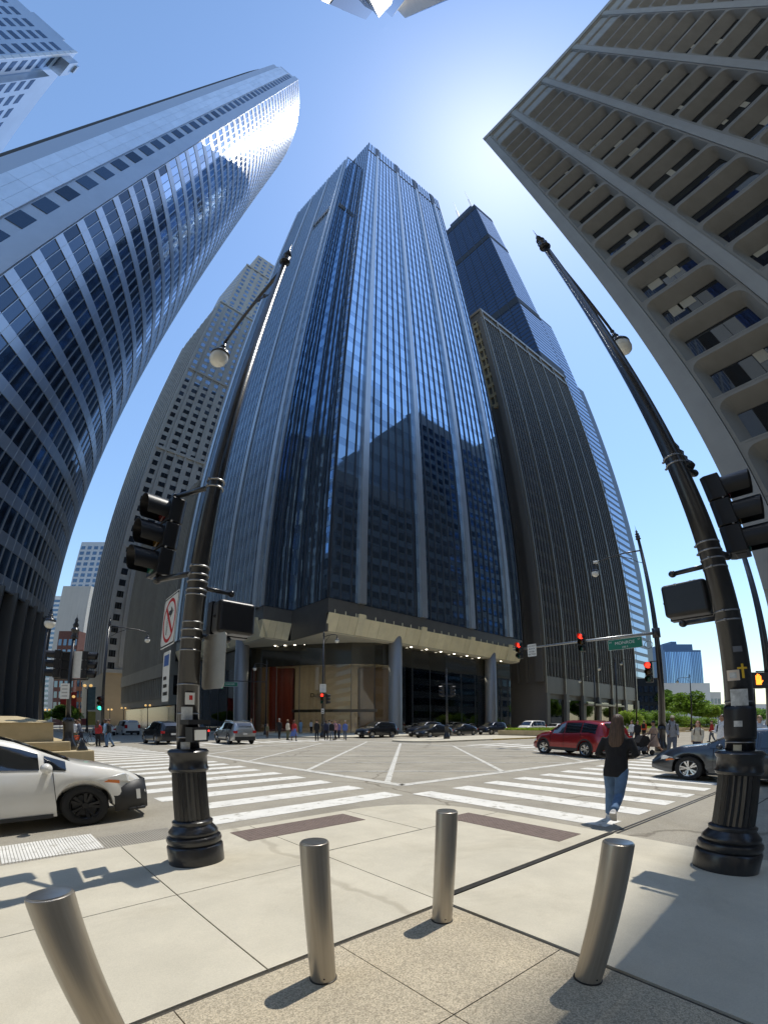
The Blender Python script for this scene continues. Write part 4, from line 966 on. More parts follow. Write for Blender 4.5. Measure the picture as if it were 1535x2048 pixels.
# ---- far corner pole, island pole, left poles
fp = pole('street_lamp', 'black street lamp on the far corner before the glass lobby', 24.9, 37.6, 10.4, .12, .11, .06, False); arm_lamp(fp, R(-85), 2.1, 10.2)
signal('red signal on the far corner lamp before the lobby', 24.65, 37.35, 4.0, (-.6, -.8), 0, .95); signal('dark signal facing right on the far corner lamp', 25.35, 37.4, 4.0, (.9, -.5), None, .95)
fs = thing('notice_sign', 'white square notice high on the far corner lamp', 'sign', (24.78, 37.4, 5.05), R(-40)); plate(.62, .85, .03).build('plate', signw, fs)
for k in range(5): flat([(-.2, -.3 + k * .14), (.2, -.3 + k * .14), (.2, -.26 + k * .14), (-.2, -.26 + k * .14)], mat('faded_print', (.40, .40, .38), .7), 'print_line', fs)
fs = thing('notice_sign', 'small white plate low on the far corner lamp', 'sign', (24.78, 37.42, 2.75), R(-40)); plate(.28, .50, .03).build('plate', signw, fs); flat([(-.06, .02), (.06, .02), (.06, .14), (-.06, .14)], signblk, 'symbol', fs); flat([(-.08, -.18), (.08, -.18), (.08, -.08), (-.08, -.08)], signblk, 'symbol', fs)
ip = pole('signal_post', 'short black signal post on the median tip', 31.0, 26.5, 6.0, .12, .10, .06, False)
signal('left facing dark signal on the median post', 30.65, 26.75, 4.45, (-.7, .5), None, .95); signal('right facing dark signal on the median post', 31.4, 26.2, 4.45, (.6, -.7), None, .95)
for zz in (3.9, 5.0): MB().tube([(-.4, .3, zz), (.45, -.35, zz)], .03, 8).build('cross_bar', blackp, ip)
l1 = pole('street_lamp', 'black street lamp with a long arm before the finned block', 6.0, 38.0, 8.8, .12, .12, .06, False); arm_lamp(l1, R(2), 2.7, 8.6)
signal('green lit signal on the lamp before the stone tower', 5.8, 37.7, 3.0, (-.5, -.9), 2, .95)
l2 = pole('street_lamp', 'black street lamp close against the curved tower at far left', 2.3, 37.0, 8.6, .12, .12, .07, False); lamp_head(l2, .05, -.30, 8.3, 1.6); MB().tube([(0, 0, 9.0), (.05, -.3, 9.05)], .04, 8).build('arm', blackp, l2)
op = pole('signal_post', 'ornate black signal post standing by the left stone wall', 2.25, 21.7, 4.7, .5, .09, .055, False)
smooth_by_angle(MB().lathe([(.10, 4.5), (.13, 4.6), (.07, 4.7), (.12, 4.8), (.15, 4.88), (.08, 4.98), (.11, 5.08), (.05, 5.2), (.07, 5.28), (.02, 5.4)], 18).build('ornament', blackp, op), 50)
signal('dark signal facing left on the post by the stone wall', 1.75, 22.0, 3.95, (-.95, .25), None, 1.05); signal('dark signal facing right on the post by the stone wall', 2.8, 21.6, 3.95, (.9, -.35), None, 1.05)
signal('dark signal facing away on the post by the stone wall', 2.1, 22.35, 3.95, (.1, 1), None, 1.05)
for zz in (2.85, 3.95): MB().tube([(-.5, .3, zz), (.6, -.1, zz)], .03, 8).build('cross_bar', blackp, op)
bp_ = thing('sign_back', 'pale back plate between the signals by the stone wall', 'sign', (2.46, 21.62, 3.95), R(-35)); plate(.38, 1.1, .02).build('plate', signw, bp_)
ns = thing('notice_sign', 'small white notice on the post by the stone wall', 'sign', (2.10, 21.60, 2.85), R(-40)); plate(.36, .62, .02).build('plate', signw, ns)
for i in range(4): flat([(-.12, .2 - i * .14), (.10, .2 - i * .14), (.10, .25 - i * .14), (-.12, .25 - i * .14)], MATS['faded_print'], 'print_line', ns)
gs = thing('street_name_sign', 'small green street sign beside the green signal under the left column', 'sign', (21.2, 52.0, 6.2), R(-35)); plate(1.7, .5, .05).build('plate', signgreen, gs); plate(1.76, .56, .05, .003, .002).build('border', signw, gs)
text_mesh('WACKER', .26, signw, 'lettering', gs, Matrix.Translation((0, -.006, 0)) @ FACE)
gp = pole('mast_arm_pole', 'dark mast arm pole half hidden below the left lobby column', 24.9, 50.0, 8.6, .12, .11, .06, False); MB().tube([(0, 0, 6.45), (-3.3, 1.9, 6.5), (-4.6, 2.7, 6.5)], .05, 8).build('mast_arm', blackp, gp)
signal('green lit signal left of the small green street sign', 20.4, 52.6, 6.2, (-.5, -.86), 2, .95)
arm_lamp(gp, R(200), 2.0, 8.5)
# twin globe lamps down the left street
amb = mat('amber_globe', (1.0, .62, .22), .4, emit=.55)
def globes(label, x, y, h=5.4, lit=True, n=2):
    t = thing('globe_lamp', label, 'street lamp', (x, y, .12), 0, 'globe lamps along the street')
    MB().lathe([(.22, 0), (.22, .3), (.14, .5), (.09, 1.2), (.07, h - .9), (.11, h - .8), (.06, h - .7)], 12).build('post', blackp, t, True)
    for k in range(n):
        a = R(-41 + 180 * k) if n == 2 else R(k * 360 / n); c, s_ = math.cos(a) * .48, math.sin(a) * .48
        MB().tube([(0, 0, h - .75), (c * .6, s_ * .6, h - .62), (c, s_, h - .42)], .035, 6).build('bracket', blackp, t)
        MB().sphere((c, s_, h - .15), .24, 14, 10).build('globe', amb if lit else globe, t, True)
for i, (a, b, lb) in enumerate(((25.3, 107, 'twin amber globe lamp nearest along the finned block'), (25.3, 131, 'twin amber globe lamp at the far end of the finned block'), (25.3, 149, 'twin amber globe lamp before the stone tower base'))): globes(lb, a, b)
for px, py, Y, lb in ((175, 1372, 70, 'bright amber lamp higher up beside the grey banner on the left'), (141, 1394, 75, 'bright amber lamp in front of the red awning'), (94, 1420, 110, 'small twin amber lamp behind the stone wall')):
    x, y, z = at_dist(px, py, Y); globes(lb, x, y, z + .1, True)
x, y, z = at_dist(1505, 1352, 55); 
globes('pale multi globe lamp by the right edge', x, y, z, False, 4)
for px, top_, Y, lb in ((1228, 1318, 56, 'tall black lamp post on the median before the bronze slab'), (1266, 1312, 71, 'tall black lamp post beside the round shrubs'), (1378, 1350, 78, 'thin black lamp post in the median planting right of the mast arm pole'), (1186, 1345, 62, 'black lamp post hung before the bronze slab storefront')):
    x, y, z = at_dist(px, top_, Y); t = pole('street_lamp', lb, x, y, z - .4, .12, .12, .07, False); arm_lamp(t, R(100), 1.9, z - .6)
# left banner and awning
for px, y0, y1, Y, m, lb in ((182, 1374, 1420, 66, mat('banner_grey_green', (.20, .25, .22), .8, var=.2, scale=2), 'grey green banner hanging on the left street'), (183, 1423, 1450, 66, mat('banner_yellow', (.55, .42, .10), .8, var=.1), 'yellow banner below the grey green one'), (136, 1384, 1420, 90, mat('awning_red', (.40, .03, .03), .7, var=.15), 'red hoarding beyond the stone wall'), (170, 1437, 1450, 70, mat('poster_red', (.45, .12, .10), .7), 'small red posters at the street corner far left')):
    x, y, z = at_dist(px, y1, Y); _, _, zt2 = at_dist(px, y0, Y); t = thing('banner', lb, 'banner', (x, y, z), R(-41)); wv = .55 if Y < 80 else 1.6
    MB().box(-wv, wv, -.03, .03, 0, zt2 - z).build('cloth', m, t); MB().tube([(-wv - .1, .08, .05), (-wv - .1, .08, zt2 - z + .1)], .04, 6).tube([(-wv - .1, .08, -z + .1), (-wv - .1, .08, .2)], .05, 6).build('post', blackp, t)
# ---- left stone wall on the median
lw = site('stone_planter', 'stepped beige stone planter wall with carved panel at left', 'planter', (-3, 26, 0))
def bxv(b, name, m, par):
    o = MB().box(*b).build(name, m, par); v = o.modifiers.new('b', 'BEVEL'); v.width = .03; v.segments = 2; return o
bxv((-80, 2.95, 20.6, 31.2, 0, .50), 'lower_step', beige, lw); bxv((-80, 2.25, 21.1, 30.7, .50, .86), 'upper_step', beige, lw)
MB().box(-1.55, 1.75, 21.5, 30.2, .86, 1.60).build('corner_block', beige, lw)
MB().add([(-1.65, 21.4, 1.60), (1.85, 21.4, 1.60), (1.85, 30.3, 1.60), (-1.65, 30.3, 1.60), (-.5, 23.2, 1.86), (.7, 23.2, 1.86), (.7, 28.5, 1.86), (-.5, 28.5, 1.86)], [(0, 1, 5, 4), (1, 2, 6, 5), (2, 3, 7, 6), (3, 0, 4, 7), (4, 5, 6, 7), (3, 2, 1, 0)]).build('block_cap', beige, lw)
bxv((-80, -1.7, 21.9, 29.8, .86, 1.12), 'wall_ledge', beige, lw); MB().box(-80, -1.56, 22.3, 29.5, 1.12, 1.52).build('carved_wall', beige, lw); bxv((-80, -1.5, 22.1, 29.7, 1.52, 1.62), 'coping', beige, lw)
cv = []
for i in range(30): cv.append(TS(-1.9 - i * .34, 22.27, 1.32, .26, .06, .26, 0, 0))
ringu = MB(); 
vv = []; ff = []
for i in range(12):
    a = 2 * math.pi * i / 12
    for rr, yy in ((.5, 0), (.5, -1), (.28, -1), (.28, 0)): vv.append((rr * math.cos(a), yy, rr * math.sin(a)))
for i in range(12):
    for j in range(4): ff.append((i * 4 + j, i * 4 + (j + 1) % 4, (i + 1) % 12 * 4 + (j + 1) % 4, (i + 1) % 12 * 4 + j))
pieces(lw, 'carved_ring', ringu.add(vv, ff), cv, beige)
x, y = ground(128, 1512, .5); cn = thing('finial_cap', 'small dark cone shaped finial on the stone step', 'finial', (2.6, 20.9, .5)); MB().lathe([(.20, 0), (.17, .10), (.10, .22), (.11, .27), (.05, .40), (.01, .5)], 14).build('cone', blackp, cn, True)
# ---- right median planter
pw = site('median_planter', 'long low beige planter wall with green ground cover on the right median', 'planter', (80, 27, 0))
bxv((44.5, 300, 24.3, 24.75, .1, .70), 'front_wall', beige, pw); bxv((44.5, 300, 29.8, 30.2, .1, .70), 'rear_wall', beige, pw); bxv((44.5, 44.95, 24.75, 29.8, .1, .70), 'end_wall', beige, pw)
MB().box(44.9, 300, 24.7, 29.9, .1, .52).build('soil', mat('planter_soil', (.06, .045, .03), .95), pw)
for i in range(3): bxv((68 + i * 26, 90 + i * 26, 23.0, 24.2, .12, .50), 'bench_step', beige, pw)
# ================================================================ vehicles
tyre = mat('tyre_rubber', (.018, .018, .018), .8, var=.2, scale=20, bump=.1, bscale=90)
rim_s = mat('alloy_rim', (.60, .60, .60), .25, .95); rim_b = mat('black_rim', (.02, .02, .021), .3, .4)
carglass = clear_mat('car_glass', (.13, .16, .16), .02, .16)
cabin = mat('cabin_trim', (.025, .024, .023), .8); blackpl = mat('black_bumper_plastic', (.02, .021, .023), .5, var=.1, scale=8)
headl = mat('headlamp_lens', (.75, .77, .78), .08, .2, coat=.6); amberl = mat('amber_marker', (.75, .20, .03), .25, coat=.4)
taill = mat('tail_lamp_red', (.45, .01, .012), .15, coat=.6); taill_on = mat('lit_tail_lamp', (1, .04, .03), .3, emit=1.4)
chrome = mat('car_chrome', (.75, .75, .75), .12, 1.0); platew = mat('licence_plate', (.70, .70, .68), .4)
def paintm(n, c, metal=.25): return mat('car_paint_' + n, c, .30, metal, coat=.9, var=.03, scale=3)
def interp(P, x):
    if x <= P[0][0]: return P[0][1]
    for (a, b), (c, d) in zip(P[:-1], P[1:]):
        if x <= c: return b + (d - b) * (x - a) / (c - a)
    return P[-1][1]
SHAPES = {
 # x runs from the rear (-) to the nose (+), metres; top: roof and bonnet line; belt: window sill line
 'hatch': dict(L=4.46, W=1.75, top=[(-2.23, .98), (-2.10, 1.16), (-1.5, 1.34), (-.6, 1.43), (.1, 1.44), (.55, 1.33), (1.30, .98), (1.75, .88), (2.02, .79), (2.17, .69), (2.23, .58)], belt=[(-2.23, .95), (-1.5, .95), (0, .90), (1.0, .87), (1.5, .83), (2.0, .72), (2.23, .56)], bot=.20,
     wx=(-1.36, 1.34), wr=.315, glass=(-1.55, 1.18), wind=(.22, 1.24), rear=(-2.06, -1.38), pill=(-1.02, .0, .86)),
 'suv': dict(L=4.70, W=1.88, top=[(-2.35, .95), (-2.30, 1.30), (-2.05, 1.58), (-1.2, 1.69), (0, 1.70), (.40, 1.60), (1.05, 1.17), (1.6, 1.09), (2.15, .95), (2.33, .72), (2.35, .55)], belt=[(-2.35, .94), (-1.6, 1.10), (0, 1.05), (1.0, 1.03), (1.6, .98), (2.35, .55)], bot=.27,
     wx=(-1.38, 1.38), wr=.365, glass=(-1.95, 1.0), wind=(.42, 1.06), rear=(-2.30, -2.06), pill=(-1.08, -.05, .75)),
 'sedan': dict(L=4.75, W=1.84, top=[(-2.37, .80), (-2.25, 1.02), (-1.65, 1.10), (-.95, 1.38), (-.2, 1.45), (.25, 1.42), (1.05, 1.03), (1.7, .93), (2.2, .76), (2.37, .52)], belt=[(-2.37, .80), (-1.6, .98), (0, .92), (1.0, .90), (1.6, .84), (2.37, .5)], bot=.20,
     wx=(-1.40, 1.42), wr=.335, glass=(-1.25, 1.0), wind=(.26, 1.06), rear=(-1.64, -.95), pill=(-.9, -.05, .75)),
 'van': dict(L=5.1, W=1.98, top=[(-2.55, 1.0), (-2.5, 1.6), (-2.35, 1.82), (-1.2, 1.9), (.6, 1.88), (1.0, 1.75), (1.75, 1.18), (2.2, 1.02), (2.5, .75), (2.55, .55)], belt=[(-2.55, 1.0), (-1, 1.12), (1, 1.08), (1.8, 1.0), (2.55, .55)], bot=.25,
     wx=(-1.5, 1.6), wr=.34, glass=(-2.2, 1.6), wind=(1.02, 1.76), rear=(-2.5, -2.36), pill=(-1.2, .1, 1.1)),
}
def car_body(S):
    """one lofted shell: rings along the length, wheel arches cut into the lower edge"""
    L2 = S['L'] / 2; W2 = S['W'] / 2; xs = set([-L2, L2])
    xs |= {round(-L2 + S['L'] * i / 40, 3) for i in range(41)}
    ra = S['wr'] + .055
    for wx in S['wx']: xs |= {round(wx + ra * math.sin(R(a)), 3) for a in range(-90, 91, 15)}
    xs = sorted(xs); rings = []
    for x in xs:
        top = interp(S['top'], x); belt = min(interp(S['belt'], x), top - .02)
        e = max(0, (abs(x) - (L2 - .55)) / .55); wf = W2 * (1 - .16 * e * e - (.03 * e))
        zb = S['bot'] + .10 * e * e
        arch = 0
        for wx in S['wx']:
            d = abs(x - wx)
            if d < ra: arch = max(arch, S['wr'] + math.sqrt(max(0, ra * ra - d * d)))
        zs = max(zb + .06, arch)
        g = max(0.0, min(1.0, (top - belt) / .45))        # greenhouse height
        wr_ = wf * (.93 - .20 * g)
        rings.append([(wf * .70, zb if not arch else min(arch, zb + .3)), (wf * .965, zb if not arch else zs), (wf, zs + .03), (wf * 1.0, zs + (belt - zs) * .45), (wf * .985, belt - .05), (wf * .955, belt),
                      (wr_ + (wf * .95 - wr_) * .5, belt + (top - belt) * .52), (wr_, top - .05 * g - .008), (wr_ * .90, top - .012 * g), (wr_ * .5, top + .012), (0, top + .016)])
    n = len(rings[0]); v = []; f = []
    for x, r in zip(xs, rings):
        for (y, z) in r: v.append((x, y, z))
        for (y, z) in reversed(r[:-1]): v.append((x, -y, z))
    m = 2 * n - 1
    for i in range(len(xs) - 1):
        for j in range(m - 1): f.append((i * m + j, i * m + j + 1, (i + 1) * m + j + 1, (i + 1) * m + j))
        f.append((i * m + m - 1, i * m, (i + 1) * m, (i + 1) * m + m - 1))
    f.append(tuple(range(m - 1, -1, -1))); f.append(tuple(range((len(xs) - 1) * m, len(xs) * m)))
    return MB().add(v, f), xs, rings
def surf(S, x, k, off=.012):
    """point on the shell side: k = 0 at the window sill, 1 at the roof rail"""
    L2 = S['L'] / 2; W2 = S['W'] / 2; top = interp(S['top'], x); belt = min(interp(S['belt'], x), top - .02)
    e = max(0, (abs(x) - (L2 - .55)) / .55); wf = W2 * (1 - .16 * e * e - .03 * e); g = max(0., min(1., (top - belt) / .45)); wr_ = wf * (.93 - .20 * g)
    y0, z0 = wf * .955, belt; y1, z1 = wr_ + (wf * .95 - wr_) * .5, belt + (top - belt) * .52; y2, z2 = wr_, top - .05 * g - .008
    if k < .52: t = k / .52; y, z = y0 + (y1 - y0) * t, z0 + (z1 - z0) * t
    else: t = (k - .52) / .48; y, z = y1 + (y2 - y1) * t, z1 + (z2 - z1) * t
    return (x, y + off, z)
def car(name, label, kind, x, y, heading, paint, z=0.0, rims='s', front=None, tail_lit=False, group='cars at the crossing', detail=True, steer=0.0, driver=False, roofrail=False, archm=None):
    S = SHAPES[kind]; L2, W2 = S['L'] / 2, S['W'] / 2
    t = thing(name, label, 'car', (x, y, z), heading, group)
    mb, xs, rings = car_body(S); b = mb.build('body', paint, t); smooth_by_angle(b, 32)
    for sgn in (1, -1):       # side glass in panels between the pillars
        g0, g1 = S['glass']; cuts = [g0] + [p for p in S['pill'] if g0 < p < g1] + [g1]
        for a, c in zip(cuts[:-1], cuts[1:]):
            a2, c2 = a + .035, c - .035; n = 5; v = []; f = []
            for i in range(n):
                xx = a2 + (c2 - a2) * i / (n - 1); lim = .90
                top = interp(S['top'], xx); belt = interp(S['belt'], xx)
                for k in (.08, .5, lim): v.append(surf(S, xx, k)); 
            v = [(p[0], p[1] * sgn, p[2]) for p in v]
            for i in range(n - 1):
                for j in range(2): f.append((i * 3 + j, i * 3 + j + 1, i * 3 + 4 + j, i * 3 + 3 + j))
            MB().add(v, f).build('side_window', carglass if driver else MATS.get('dark_car_glass') or mat('dark_car_glass', (.012, .014, .016), .04, 0, spec=.8, coat=1), t, True)
    def screen(a, c, nm, w0=.80, w1=.86):
        v = []; f = []; n = 6
        for i in range(n):
            xx = a + (c - a) * i / (n - 1); top = interp(S['top'], xx)
            p = surf(S, xx, .99, 0); wy = p[1] * (w0 + (w1 - w0) * i / (n - 1))
            for q in (-1, -.5, 0, .5, 1): v.append((xx, wy * q, top + .030 - .018 * abs(q)))
        for i in range(n - 1):
            for j in range(4): f.append((i * 5 + j, i * 5 + j + 1, i * 5 + 6 + j, i * 5 + 5 + j))
        MB().add(v, f).build(nm, MATS['dark_car_glass'] if 'dark_car_glass' in MATS else carglass, t, True)
    screen(S['wind'][0] + .05, S['wind'][1] - .02, 'windscreen', .84, .95)
    screen(S['rear'][0] + .03, S['rear'][1] - .02, 'rear_window', .84, .84)
    # wheels
    for wx in S['wx']:
        for sgn in (1, -1):
            wh = bpy.data.objects.new('wheel', None); COL.objects.link(wh); wh.parent = t; wh.location = (wx, sgn * (W2 - .125), S['wr']); wh.rotation_euler = (0, 0, steer if wx > 0 else 0); wh.empty_display_size = .2
            r = S['wr']; key = 'whl_%s_%s_%s' % (kind, rims, sgn)
            if key not in MESHES:
                A = Matrix.Rotation(R(-90 * sgn), 4, 'X')
                ty = MB().lathe([(r * .66, -.10), (r * .90, -.105), (r * .985, -.07), (r, -.02), (r, .05), (r * .985, .09), (r * .90, .115), (r * .68, .105), (r * .64, .09)], 40, A, False).mesh('tyre', tyre, True)
                rm = MB().lathe([(r * .66, .10), (r * .64, .112), (r * .60, .10), (r * .58, .02)], 40, A, False)
                for s in range(5):
                    for dd in (-.20, .20):
                        a = 2 * math.pi * s / 5 + dd; d2 = Vector((math.cos(a), math.sin(a), 0)); p2_ = Vector((-d2.y, d2.x, 0)); wv = .024 * r / .33
                        q = [d2 * r * .12 - p2_ * wv * .6, d2 * r * .12 + p2_ * wv * .6, d2 * r * .61 + p2_ * wv, d2 * r * .61 - p2_ * wv]
                        rm.add([Vector((p.x, p.y, .085 + (.02 if i > 1 else .0))) for i, p in enumerate(q)] + [Vector((p.x, p.y, .05)) for p in q], [(0, 1, 2, 3), (0, 4, 5, 1), (1, 5, 6, 2), (2, 6, 7, 3), (3, 7, 4, 0)], A)
                rm.lathe([(.002, .10), (r * .14, .10), (r * .16, .08), (r * .16, .05)], 16, A, False)
                rmm = rm.mesh('rim', rim_s if rims == 's' else rim_b)
                br = MB().lathe([(.01, .03), (r * .52, .03), (r * .52, .0)], 24, A, False).mesh('brake_disc', mat('brake_dark', (.05, .05, .05), .5, .6))
                MESHES[key] = (ty, rmm, br)
            for nm, me in zip(('tyre', 'rim', 'brake_disc'), MESHES[key]): ob(nm, me, wh)
    if archm:
        for wx in S['wx']:
            for sgn in (1, -1):
                v = []; f = []; ra = S['wr'] + .05
                for i in range(15):
                    a = R(-5 + 190 * i / 14)
                    for rr in (ra, ra + .075): v.append((wx + rr * math.cos(a), sgn * (W2 + .006), S['wr'] + rr * math.sin(a)))
                for i in range(14): f.append((2 * i, 2 * i + 2, 2 * i + 3, 2 * i + 1))
                MB().add(v, f).build('arch_trim', archm, t, True)
    # dark wells behind the wheels
    for wx in S['wx']: MB().box(wx - S['wr'] - .04, wx + S['wr'] + .04, -W2 + .27, W2 - .27, S['bot'], S['wr'] * 2 + .02).build('wheel_well', cabin, t)
    # lamps, bumpers, plates, mirrors, handles
    xf = L2 - .02; zf = interp(S['top'], L2 - .22) - .10
    for sgn in (1, -1):
        def lamp(nm, pts, m): MB().add(pts, [tuple(range(len(pts)))]).build(nm, m, t)
        def sp(xx, k, dz=0):   # on the wing below the belt
            e = max(0, (abs(xx) - (L2 - .55)) / .55); wf = W2 * (1 - .16 * e * e - .03 * e); return (xx, sgn * (wf + .008), k)
        zt_ = interp(S['belt'], L2 - .30) - .06
        hl = [sp(L2 - .72, zt_ + .03), sp(L2 - .28, zt_ - .02), (L2 - .035, sgn * W2 * .80, zt_ - .14), (L2 - .02, sgn * W2 * .55, zt_ - .20), (L2 - .05, sgn * W2 * .60, zt_ - .07), sp(L2 - .30, zt_ + .10)]
        hb = MB().add([(p[0] + .0, p[1], p[2]) for p in hl] + [(p[0] - .08, p[1] * .93, p[2]) for p in hl], [(0, 1, 5), (1, 2, 4, 5), (2, 3, 4), (0, 5, 11, 6), (5, 4, 10, 11), (1, 0, 6, 7), (2, 1, 7, 8), (3, 2, 8, 9), (4, 3, 9, 10)]); hb.build('headlight', headl, t)
        lamp('side_marker', [sp(L2 - .62, zt_ - .01), sp(L2 - .40, zt_ - .05), sp(L2 - .40, zt_ + .0), sp(L2 - .55, zt_ + .025)][::1], amberl) if detail else None
        zr = interp(S['belt'], -L2 + .1)
        MB().box(-L2 - .012, -L2 + .30, sgn * W2 * .60, sgn * (W2 * .875 if kind != 'van' else W2 * .9), zr - .14, zr + (.04 if kind != 'van' else .3)).build('tail_light', taill_on if tail_lit else taill, t)
        mx = S['glass'][1] - .28; mz = interp(S['belt'], mx) + .06
        o = MB().sphere((mx, sgn * (W2 + .10), mz), .1, 12, 8, (.75, 1.05, .78)).box(mx - .03, mx + .03, min(sgn * (W2 - .04), sgn * (W2 + .06)), max(sgn * (W2 - .04), sgn * (W2 + .06)), mz - .07, mz - .03).build('mirror', paint, t, True)
        if detail:
            for hx in (S['pill'][1] - .10, S['pill'][0] - .05): MB().box(hx - .20, hx - .02, sgn * W2 - .005, sgn * W2 + .03, interp(S['belt'], hx) - .13, interp(S['belt'], hx) - .10).build('door_handle', paint, t)
            for hx in (S['pill'][0] - .02, S['pill'][1], S['pill'][2] + .12):
                MB().box(hx - .004, hx + .004, sgn * W2 * .97, sgn * (W2 + .003), S['bot'] + .16, interp(S['belt'], hx) - .01).build('door_gap', cabin, t)
            MB().box(S['wx'][0] + S['wr'] + .1, S['wx'][1] - S['wr'] - .1, sgn * W2 * .93, sgn * (W2 + .006), S['bot'] - .01, S['bot'] + (.14 if archm else .045)).build('sill_trim', archm or blackpl, t)
    MB().box(L2 - .09, L2 + .012, -W2 * .52, W2 * .52, S['bot'] + .13, S['bot'] + .38).build('grille', front or blackpl, t)
    if front:      # a dark nose clip wrapped round the front
        v = []; f = []
        pts2 = [(L2 - .50, W2 * .985), (L2 - .30, W2 * .955), (L2 - .12, W2 * .885), (L2 + .015, W2 * .78), (L2 + .03, W2 * .4), (L2 + .035, 0)]
        pts2 = pts2 + [(a, -b) for a, b in reversed(pts2[:-1])]
        for i, (a, b) in enumerate(pts2):
            zt2 = (.47, .60, .66, .66, .665, .67)[min(i, 10 - i)]
            v += [(a, b * 1.012, S['bot'] - .02), (a + .01, b * 1.015, S['bot'] + .2), (a - .01, b * 1.005, zt2)]
        for i in range(len(pts2) - 1):
            for j in range(2): f.append((i * 3 + j, i * 3 + 3 + j, i * 3 + 4 + j, i * 3 + 1 + j))
        o = MB().add(v, f).build('front_bumper', front, t); smooth_by_angle(o, 50); so = o.modifiers.new('s', 'SOLIDIFY'); so.thickness = .02
        MB().tube([(L2 - .30, W2 * .95, S['bot'] - .01), (L2 - .05, W2 * .84, S['bot'] - .02), (L2 + .06, W2 * .45, S['bot'] - .02), (L2 + .075, 0, S['bot'] - .02), (L2 + .06, -W2 * .45, S['bot'] - .02), (L2 - .05, -W2 * .84, S['bot'] - .02), (L2 - .30, -W2 * .95, S['bot'] - .01)], .028, 8).build('bumper_lip', front, t, True)
        for q in range(3): MB().box(L2 + .03, L2 + .055, -W2 * .42, W2 * .42, S['bot'] + .06 + q * .055, S['bot'] + .08 + q * .055).build('grille_bar', cabin, t)
        for sgn in (1, -1): MB().box(L2 - .16, L2 - .10, sgn * W2 * .905 - .012, sgn * W2 * .905 + .012, .34, .50).build('running_light', headl, t)
    MB().box(L2 + .03, L2 + .05, -.16, .16, .42, .56).build('front_plate', platew, t); MB().box(-L2 - .03, -L2 - .005, -.16, .16, .70, .84).build('rear_plate', platew, t)
    MB().box(-L2 - .03, -L2 + .14, -W2 * .80, W2 * .80, S['bot'] + .02, S['bot'] + .30).build('rear_bumper', archm or blackpl, t)
    if roofrail:
        for sgn in (1, -1): MB().tube([(-1.7, sgn * .62, interp(S['top'], -1.7) + .03), (-1.5, sgn * .64, interp(S['top'], -1.5) + .07), (.0, sgn * .64, interp(S['top'], 0) + .07), (.25, sgn * .63, interp(S['top'], .25) + .03)], .018, 6).build('roof_rail', chrome, t)
    if driver:
        MB().box(-1.3, 1.0, -W2 * .8, W2 * .8, .35, .62).build('cabin_floor', cabin, t)
    return t
MESHES = {}
mat('dark_car_glass', (.012, .014, .016), .04, 0, spec=.8, coat=1)
PW = paintm('white', (.78, .76, .70), 0); PR = paintm('red', (.30, .012, .016), .45); PG = paintm('graphite', (.055, .06, .068), .6); PS_ = paintm('silver', (.42, .43, .43), .7); PK = paintm('black', (.012, .013, .016), .2); PD = paintm('navy', (.018, .022, .035), .4); PGn = paintm('green', (.05, .35, .05), 0)
car('white_hatchback', 'white hatchback with black front bumper and black wheels waiting at left', 'hatch', -.35, 8.98, 0, PW, rims='b', front=blackpl)
car('red_suv', 'dark red sport utility car turning in front of the crosswalk at right', 'suv', 21.5, 10.0, math.atan2(.93, .36), PR, archm=blackpl, steer=.35)
car('grey_car', 'graphite grey car nosing into the right crosswalk behind the near pole', 'sedan', 15.25, 2.15, R(90), PG)
car('silver_suv', 'silver sport utility car with roof rails driving away left of the lobby', 'suv', 13.9, 33.2, R(86), PS_, archm=blackpl, roofrail=True)
car('black_suv', 'black sport utility car at the head of the queue before the lobby', 'suv', 30.2, 35.4, R(180), PK)
car('black_suv', 'black sport utility car with silver wheels second in the near queue', 'suv', 37.0, 34.9, R(180), PD)
for i, (a, b, k, p, lb) in enumerate(((35.2, 32.0, 'sedan', PK, 'black sedan nearest the median in the dark queue'), (43.5, 34.9, 'sedan', PK, 'low black sedan behind the median signal post'), (49.6, 34.6, 'suv', PD, 'dark sport utility car beside the planter end'), (57.3, 33.3, 'van', PW, 'white van first in the pale queue behind the planter'), (63.4, 33.0, 'sedan', PW, 'white sedan second in the pale queue behind the planter'),
        (70.0, 33.3, 'sedan', PGn, 'green and white taxi in the queue behind the planter'), (76.5, 33.2, 'suv', PW, 'white sport utility car behind the green taxi'), (83.0, 33.2, 'sedan', PW, 'white sedan last in the queue behind the red car'))):
    car('queued_car', lb, k, a, b, R(180), p, detail=False, group='cars queued along the far lane')
car('dark_sedan', 'dark sedan with lit red tail lamps under the left lobby column', 'sedan', 15.6, 47.5, R(88), PK, tail_lit=True, detail=False)
car('dark_suv', 'dark sport utility car partly hidden behind the near left pole', 'suv', 9.6, 36.2, R(92), PK, detail=False)
car('white_van', 'white van far down the left street', 'van', 13.2, 66.0, R(92), PW, detail=False); car('white_sedan', 'white sedan parked beside the far van on the left street', 'sedan', 10.3, 64.5, R(92), PW, detail=False)
for a, b, lb, p, k in ((92, 14, 'dark car far off behind the waiting people', PK, 'suv'), (101, 17.5, 'silver car far off behind the waiting people', PS_, 'sedan'), (116, 12.5, 'white car far off at right', PW, 'suv'), (128, 17, 'red car far off at right', PR, 'sedan')):
    car('far_car', lb, k, a, b, R(180 if b > 15 else 0), p, detail=False, group='cars far down the boulevard')

